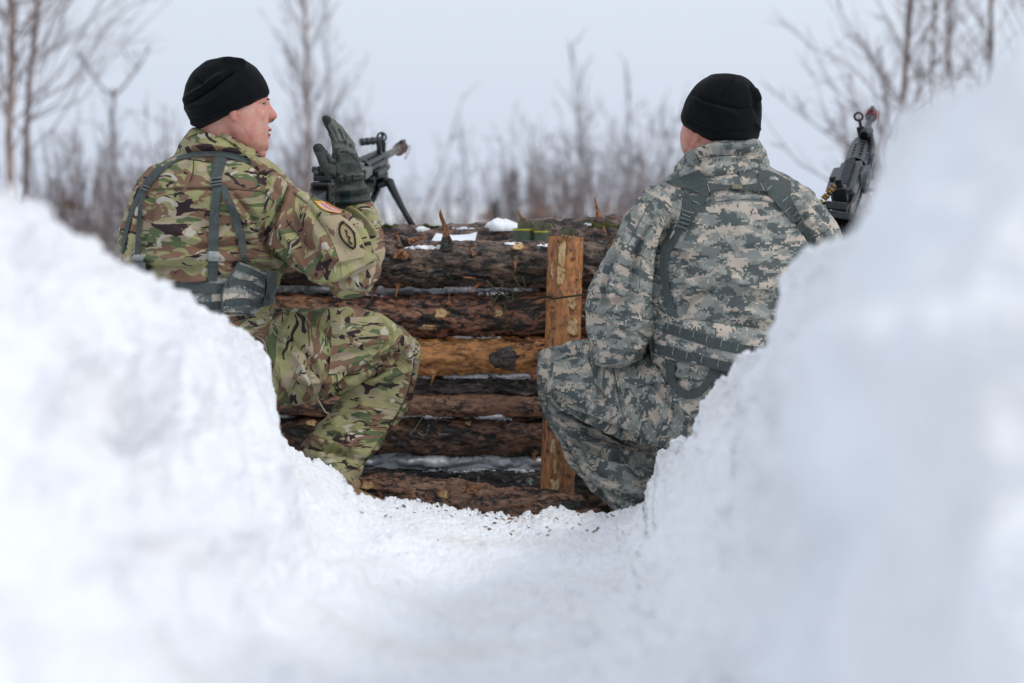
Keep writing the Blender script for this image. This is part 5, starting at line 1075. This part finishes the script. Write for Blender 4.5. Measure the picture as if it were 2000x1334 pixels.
    box('trigger_group', -.04, 0, -.062, .05, .016, .014, 'gun'); tube('pistol_grip', [(-.05, 0, -.07), (-.075, 0, -.13)], [.018, .020], 'gun', 12)
    box('buttstock', -.17, 0, -.028, .08, .020, .036, 'gun')
    return e, X, k, box, tube, ax
eL, X, k, box, tube, ax = gun((645, 366), (786, 291), 6.82, 7.50, .10, 'machine gun on a bipod pointing away over the logs, behind the raised gloved hand', 'left')
# square ammunition pouch frame seen from behind and bipod
def lp(name, pts, r, m, parent, sides=8):
    mb = MB(); mb.tube([P(*q) for q in pts], r, sides); return mb.build(name, M[m], parent, smooth=True)
def pbox(name, px, py, Y, w, h, dy, m, parent, rot=0, taper=1, bev=.003):
    C = P(px, py, Y); s = Y/FPX; c_, s_ = math.cos(rot), math.sin(rot); mb = MB(); mb.box(C, [np.array([0, 1., 0]), np.array([c_, 0, s_]), np.array([-s_, 0, c_])], (dy, w/2*s, h/2*s), taper=taper)
    o = mb.build(name, M[m], parent); b = o.modifiers.new('b', 'BEVEL'); b.width = bev; b.segments = 2; return o
pbox('ammunition_box', 628, 374, 6.78, 38, 36, .05, 'gun', eL, .0, bev=.006)
pbox('ammunition_box_dark_inside', 627, 376, 6.728, 30, 28, .004, 'void', eL, 0, bev=.004)  # solid black slab paints the shade inside the open box
pbox('box_latch', 628, 349, 6.76, 30, 10, .03, 'gun', eL); pbox('sight_bracket', 622, 341, 6.77, 18, 9, .02, 'gun', eL); lp('adjusting_knob', [(613, 340, 6.74), (621, 340, 6.74)], .009, 'gun', eL, 12); lp('adjusting_knob', [(605, 376, 6.74), (612, 376, 6.74)], .010, 'gun', eL, 12); lp('adjusting_knob', [(626, 335, 6.74), (634, 335, 6.74)], .008, 'gun', eL, 12)
pbox('side_plate', 651, 380, 6.80, 14, 46, .05, 'gun_g', eL, -.1)
for i in range(5): pbox('plate_hole_dark', 650+(i % 2)*5, 364+i*8, 6.745, 2.5, 3.5, .002, 'void', eL, bev=.0003)  # small black blocks paint the shade of holes; the plate is not pierced
lp('bipod_yoke', [(742, 356, 7.15), (752, 353, 7.12), (764, 358, 7.1)], [.013, .014, .013], 'gun', eL); lp('bipod_leg', [(760, 354, 7.1), (768, 372, 7.08), (785, 405, 7.04), (806, 441, 7.0)], [.0135, .012, .0095, .0085], 'gun', eL, 10)
lp('bipod_leg', [(742, 358, 7.15), (728, 390, 7.12), (700, 440, 7.05)], [.011, .009, .008], 'gun', eL, 10)
pbox('bipod_pivot', 746, 362, 7.12, 16, 10, .02, 'gun', eL, .3)
eR, X, k, box, tube, ax = gun((1643, 416), (1704, 224), 6.55, 7.25, -.12, 'machine gun with a red-tipped muzzle pointing up beside the right snow bank', 'right')
# belt of cartridges, ammunition box, stock and a blurred rail at the side
for i in range(7):
    x, y = 1601+i*4.2, 398-i*6+(i % 2)*2; lp('cartridge', [(x-4, y-3, 6.50), (x+6, y+4, 6.50)], [.0045, .0045], 'brass', eR, 8)
for i in range(4): lp('cartridge', [(1618+i*7, 410, 6.49), (1622+i*7, 402, 6.49)], [.004, .004], 'gun_m' if i % 2 else 'brass', eR, 8)
pbox('bolt_assembly', 1632, 402, 6.50, 40, 16, .03, 'gun', eR, -.1); pbox('ammunition_box', 1640, 436, 6.50, 52, 42, .05, 'void', eR, -.15, bev=.006); pbox('ammunition_box_lid', 1636, 420, 6.49, 50, 14, .055, 'gun', eR, -.15)
lp('stock_tube', [(1660, 424, 6.47), (1676, 428, 6.44), (1712, 462, 6.38)], [.012, .014, .014], 'gun_m', eR, 10)
lp('stock_rod', [(1654, 434, 6.48), (1666, 395, 6.52), (1672, 380, 6.55)], .006, 'gun_g', eR); lp('stock_rod', [(1645, 440, 6.48), (1660, 400, 6.52)], .005, 'gun_g', eR)
pbox('stock_body', 1670, 442, 6.50, 50, 34, .03, 'void', eR, -.3)
lp('side_optic', [(1688, 372, 6.50), (1692, 345, 6.56), (1696, 330, 6.60)], [.011, .014, .010], 'gun_m', eR, 12); lp('optic_switch', [(1690, 370, 6.48), (1712, 372, 6.46)], .006, 'gun_m', eR)
# ------------------------------------------------------------------ bare trees and shrubs far behind the wall
def mtree(name, c, k2=.5):
    return plain(name, c, .9, .1, var=k2, vs=4, bump=0)
T_birch = mtree('birch_bark', (.27, .20, .17)); T_brown = mtree('brown_bark', (.16, .115, .10)); T_twig = mtree('hazy_brown_twigs', (.165, .118, .108)); T_twg = mtree('hazy_grey_twigs', (.19, .17, .172))  # twig colours lifted paler and greyer to stand in for haze
T_snowy = mtree('dead_leaves', (.20, .115, .075)); T_fir = mtree('fir_needles', (.055, .065, .045))
def grow(seed, h, r, lean=(0, 0), nb=36, spread=.45, start=.2, up=.9, twn=8, blen=.30, fork=None):
    rg = np.random.default_rng(seed); trunk, lines = [], []
    n = 14; t = np.linspace(0, 1, n); wob = np.cumsum(rg.normal(size=(n, 2))*.012*h, axis=0)*.6
    tp = np.stack([lean[0]*h*t+wob[:, 0], lean[1]*h*t+wob[:, 1]*.5, h*t-.3*(t == 0)], -1); trunk.append((tp, (r*.68*(1-t)**.8+.003) if not fork else r*.75*(1-.45*t)))
    stems = [(tp, 1.0)]
    if fork:
        for (ft, dx, l) in fork:
            b = np.array([np.interp(ft, t, tp[:, k]) for k in range(3)]); m = 9; u = np.linspace(0, 1, m)
            q = b+np.stack([dx*u**.85*l, rg.normal()*.2*u*l, u*l*.9], -1)+np.cumsum(rg.normal(size=(m, 3))*.02*l, axis=0)*.5; q[0] = b
            trunk.append((q, r*.38*(1-u)**.8+.002)); stems.append((q, .7))
    for tp_, sc in stems:
        nn = int(nb*sc); tl = np.linspace(0, 1, len(tp_))
        for k in range(nn):
            f = start+(1-start)*(k+rg.random())/nn*.98; b = np.array([np.interp(f, tl, tp_[:, c]) for c in range(3)])
            az = rg.random()*2*np.pi; L = h*blen*(1.08-f)*rg.uniform(.6, 1.25)*sc; m = 7; u = np.linspace(0, 1, m)[:, None]
            d = np.array([math.cos(az)*spread, math.sin(az)*spread, up*rg.uniform(.5, 1.1)]); d /= np.linalg.norm(d)
            q = b+d*L*u+np.array([0, 0, 1])*L*.18*u*u+np.concatenate([[[0, 0, 0]], np.cumsum(rg.normal(size=(m-1, 3))*.035*L, axis=0)])
            lines.append((q, (r*.12*(1-f)+.0030)*(1-u[:, 0])+.0014))
            for j in range(twn):
                g = rg.uniform(.2, 1); bb = np.array([np.interp(g, u[:, 0], q[:, c]) for c in range(3)]); l2 = L*rg.uniform(.18, .42)*(1.25-g)
                dd = d+rg.normal(size=3)*.45; dd[2] += .15; dd /= np.linalg.norm(dd); v = np.linspace(0, 1, 4)[:, None]
                lines.append((bb+dd*l2*v+rg.normal(size=(4, 3))*.03*l2*v, .0018*(1-v[:, 0])+.0010))
    return trunk, lines
def tree(px, Y, h, r, label, seed, bark, tw, cat='tree', name='bare_tree', group=None, zb=None, **k):
    x = (px-1000)/FPX*Y; z0 = float(ground_z(np.array([x]), np.array([Y]))[0]) if zb is None else zb
    e = empty(name, (x, Y, z0), label, cat, group); tr, li = grow(seed, h, r, **k)
    off = np.array([x, Y, z0-.05])
    V, Q = fast_tubes(tr, 7); mesh('trunk', V+off, Q, bark, e)
    V, Q = fast_tubes(li, 3); mesh('crown', V+off, Q, tw, e, smooth=False)
    return e
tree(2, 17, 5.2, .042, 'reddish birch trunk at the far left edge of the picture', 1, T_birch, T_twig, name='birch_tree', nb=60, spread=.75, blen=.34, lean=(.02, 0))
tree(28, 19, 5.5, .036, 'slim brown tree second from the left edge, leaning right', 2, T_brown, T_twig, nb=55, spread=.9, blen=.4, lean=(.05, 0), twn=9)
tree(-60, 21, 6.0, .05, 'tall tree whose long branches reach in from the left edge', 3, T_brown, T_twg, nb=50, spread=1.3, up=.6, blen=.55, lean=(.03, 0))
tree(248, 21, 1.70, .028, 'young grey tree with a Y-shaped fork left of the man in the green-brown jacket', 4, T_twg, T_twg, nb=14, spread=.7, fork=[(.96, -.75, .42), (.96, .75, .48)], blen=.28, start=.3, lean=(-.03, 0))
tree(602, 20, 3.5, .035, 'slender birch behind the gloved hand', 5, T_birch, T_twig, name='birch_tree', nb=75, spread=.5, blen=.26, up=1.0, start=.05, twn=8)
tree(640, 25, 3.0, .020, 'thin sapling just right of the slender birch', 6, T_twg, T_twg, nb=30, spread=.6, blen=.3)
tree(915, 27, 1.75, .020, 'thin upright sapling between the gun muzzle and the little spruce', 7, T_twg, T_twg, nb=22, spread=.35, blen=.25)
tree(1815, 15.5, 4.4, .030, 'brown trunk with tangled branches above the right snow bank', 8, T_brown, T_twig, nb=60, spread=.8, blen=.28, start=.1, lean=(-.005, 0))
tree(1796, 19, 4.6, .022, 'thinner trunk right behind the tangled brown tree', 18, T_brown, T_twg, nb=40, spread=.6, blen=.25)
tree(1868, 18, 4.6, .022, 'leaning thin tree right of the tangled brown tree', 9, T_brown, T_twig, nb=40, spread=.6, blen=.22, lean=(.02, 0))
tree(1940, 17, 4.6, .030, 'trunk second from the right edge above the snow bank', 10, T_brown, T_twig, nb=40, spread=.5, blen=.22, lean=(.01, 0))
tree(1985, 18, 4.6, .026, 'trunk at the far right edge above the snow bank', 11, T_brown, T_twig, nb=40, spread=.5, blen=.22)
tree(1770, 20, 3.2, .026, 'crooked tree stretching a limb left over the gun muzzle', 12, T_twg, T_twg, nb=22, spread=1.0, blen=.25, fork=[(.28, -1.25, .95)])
# thicket: many shrubs, copies of six
protos = []
def shrub_proto(seed, h, n, tw, dead=False):
    rg = np.random.default_rng(seed); st, tws = [], []
    for k in range(n):
        a = rg.random()*6.28; sp_ = rg.uniform(.05, .42); L = h*rg.uniform(.55, 1.05); u = np.linspace(0, 1, 8)[:, None]
        d = np.array([math.cos(a)*sp_, math.sin(a)*sp_, 1]); d /= np.linalg.norm(d); b = np.array([math.cos(a), math.sin(a), 0])*.12*rg.random()
        q = b+d*L*u+np.concatenate([[[0, 0, 0]], np.cumsum(rg.normal(size=(7, 3))*.02*L, axis=0)]); st.append((q, .0048*(1-u[:, 0])+.0016))
        for j in range(16):
            g = rg.uniform(.12, 1); bb = np.array([np.interp(g, u[:, 0], q[:, c]) for c in range(3)]); l2 = L*rg.uniform(.1, .3)*(1.2-g*.7)
            dd = d+rg.normal(size=3)*.5; dd /= np.linalg.norm(dd); v = np.linspace(0, 1, 4)[:, None]
            tws.append((bb+dd*l2*v+rg.normal(size=(4, 3))*.04*l2*v, .0018*(1-v[:, 0])+.0009))
            if j % 2 == 0:
                b2_ = bb+dd*l2*.6; d2 = dd+rg.normal(size=3)*.6; d2 /= np.linalg.norm(d2); tws.append((b2_+d2*l2*.5*v, .0018*(1-v[:, 0])+.001))
    V, Q = fast_tubes(st, 5); me1 = mesh('stems', V, Q, tw, link=False).data; V, Q = fast_tubes(tws, 3); me2 = mesh('twigs', V, Q, tw, smooth=False, link=False).data
    me3 = None
    if dead:
        VV, FF = [], []
        for j in range(70):
            c = tws[rg.integers(len(tws))][0][-1]*np.array([1, 1, .55]); s_ = rg.uniform(.012, .028); q = rg.normal(size=(3, 3))*s_+c; FF.append((3*j, 3*j+1, 3*j+2)); VV.append(q)
        me3 = mesh('dead_leaves', np.concatenate(VV), FF, T_snowy, smooth=False, link=False).data
    return me1, me2, me3
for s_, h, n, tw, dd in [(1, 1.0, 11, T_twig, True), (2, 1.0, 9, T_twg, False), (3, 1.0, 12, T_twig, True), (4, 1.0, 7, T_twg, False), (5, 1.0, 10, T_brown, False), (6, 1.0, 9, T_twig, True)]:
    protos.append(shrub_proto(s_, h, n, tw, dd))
def shrub(px, Y, h, k, label, group='bare shrubs in the thicket behind the trench', rot=None):
    x = (px-1000)/FPX*Y; z0 = float(ground_z(np.array([x]), np.array([Y]))[0]); e = empty('bare_shrub', (x, Y, z0-.03), label, 'shrub', group)
    e.rotation_euler = (0, 0, rot if rot is not None else random.random()*6.28); e.scale = (h*.9, h*.9, h)
    for nm, me in zip(('stems', 'twigs', 'dead_leaves'), protos[k % 6]):
        if me is not None:
            o = bpy.data.objects.new(nm, me); COL.objects.link(o); o.parent = e
            if nm != 'stems': o['kind'] = 'stuff'
rs = random.Random(11)
LS = []
for i in range(22): LS.append((100+i*17+rs.uniform(-8, 8), rs.uniform(16, 24), rs.uniform(.95, 1.55), 'left'))
for i in range(8): LS.append((430+i*42+rs.uniform(-10, 10), rs.uniform(22, 30), rs.uniform(1.1, 1.7), 'mid'))
for i in range(12): LS.append((790+i*24+rs.uniform(-9, 9), rs.uniform(24, 34), rs.uniform(.9, 1.35), 'mid'))
for i in range(19): LS.append((1020+i*20+rs.uniform(-9, 9), rs.uniform(20, 30), rs.uniform(1.2, 2.0) if i < 16 else 1.1, 'right'))
for i in range(5): LS.append((1520+i*45+rs.uniform(-10, 10), rs.uniform(28, 34), rs.uniform(.6, .9), 'r2'))
for i in range(7): LS.append((1730+i*20, rs.uniform(15, 18), rs.uniform(1.2, 1.9), 'r3'))
LBL = {'left': 'bare shrubs left of the green-brown camouflage jacket', 'mid': 'thin bare shrubs between the two men',
       'right': 'tall bare shrubs left of the grey camouflage jacket', 'r2': 'faint low shrubs right of the grey jacket', 'r3': 'shrubs above the right snow bank'}
ORD = 'first second third fourth fifth sixth seventh eighth ninth tenth eleventh twelfth thirteenth fourteenth fifteenth sixteenth seventeenth eighteenth nineteenth twentieth twenty-first twenty-second twenty-third twenty-fourth twenty-fifth twenty-sixth twenty-seventh'.split()
def lab(i):
    g = LS[i][3]; r = sorted(x for x, _, _, gg in LS if gg == g).index(LS[i][0]); return ORD[r]+' from the left of the '+LBL[g]
for i, (x, Y, h, g) in enumerate(LS): shrub(x, Y, h, i, lab(i), {'left': 'shrubs of the left thicket', 'mid': 'shrubs behind the log wall', 'right': 'shrubs of the tall centre thicket', 'r2': 'low shrubs at right', 'r3': 'shrubs above the right bank'}[g])
def spruce(px, Y, h, label, seed):
    rg = np.random.default_rng(seed); x = (px-1000)/FPX*Y; z0 = float(ground_z(np.array([x]), np.array([Y]))[0]); e = empty('spruce_tree', (x, Y, z0), label, 'tree'); off = np.array([x, Y, z0])
    u = np.linspace(0, 1, 8); V, Q = fast_tubes([(np.stack([u*0, u*0, u*h], -1), .02*(1-u)+.003)], 6); mesh('trunk', V+off, Q, T_brown, e)
    VV, FF, n = [], [], 0
    for k in range(34):
        f = .12+.86*k/34; L = h*.30*(1.02-f)*rg.uniform(.7, 1.2); az = k*2.4+rg.normal()*.3; d = np.array([math.cos(az), math.sin(az), -.12])
        for j in range(26):
            g = (j+1)/26; c = np.array([0, 0, f*h])+d*L*g+np.array([0, 0, .10*L*g*g]); q = rg.normal(size=(3, 3))*np.array([.022, .022, .012])*(1.2-g*.5)+c; VV.append(q); FF.append((n, n+1, n+2)); n += 3
    mesh('crown', np.concatenate(VV)+off, FF, T_fir, e, smooth=False)
spruce(1002, 25, 1.05, 'little dark green spruce above the green canisters', 3)
spruce(968, 27, .75, 'smaller faint spruce just left of the little dark one', 4)
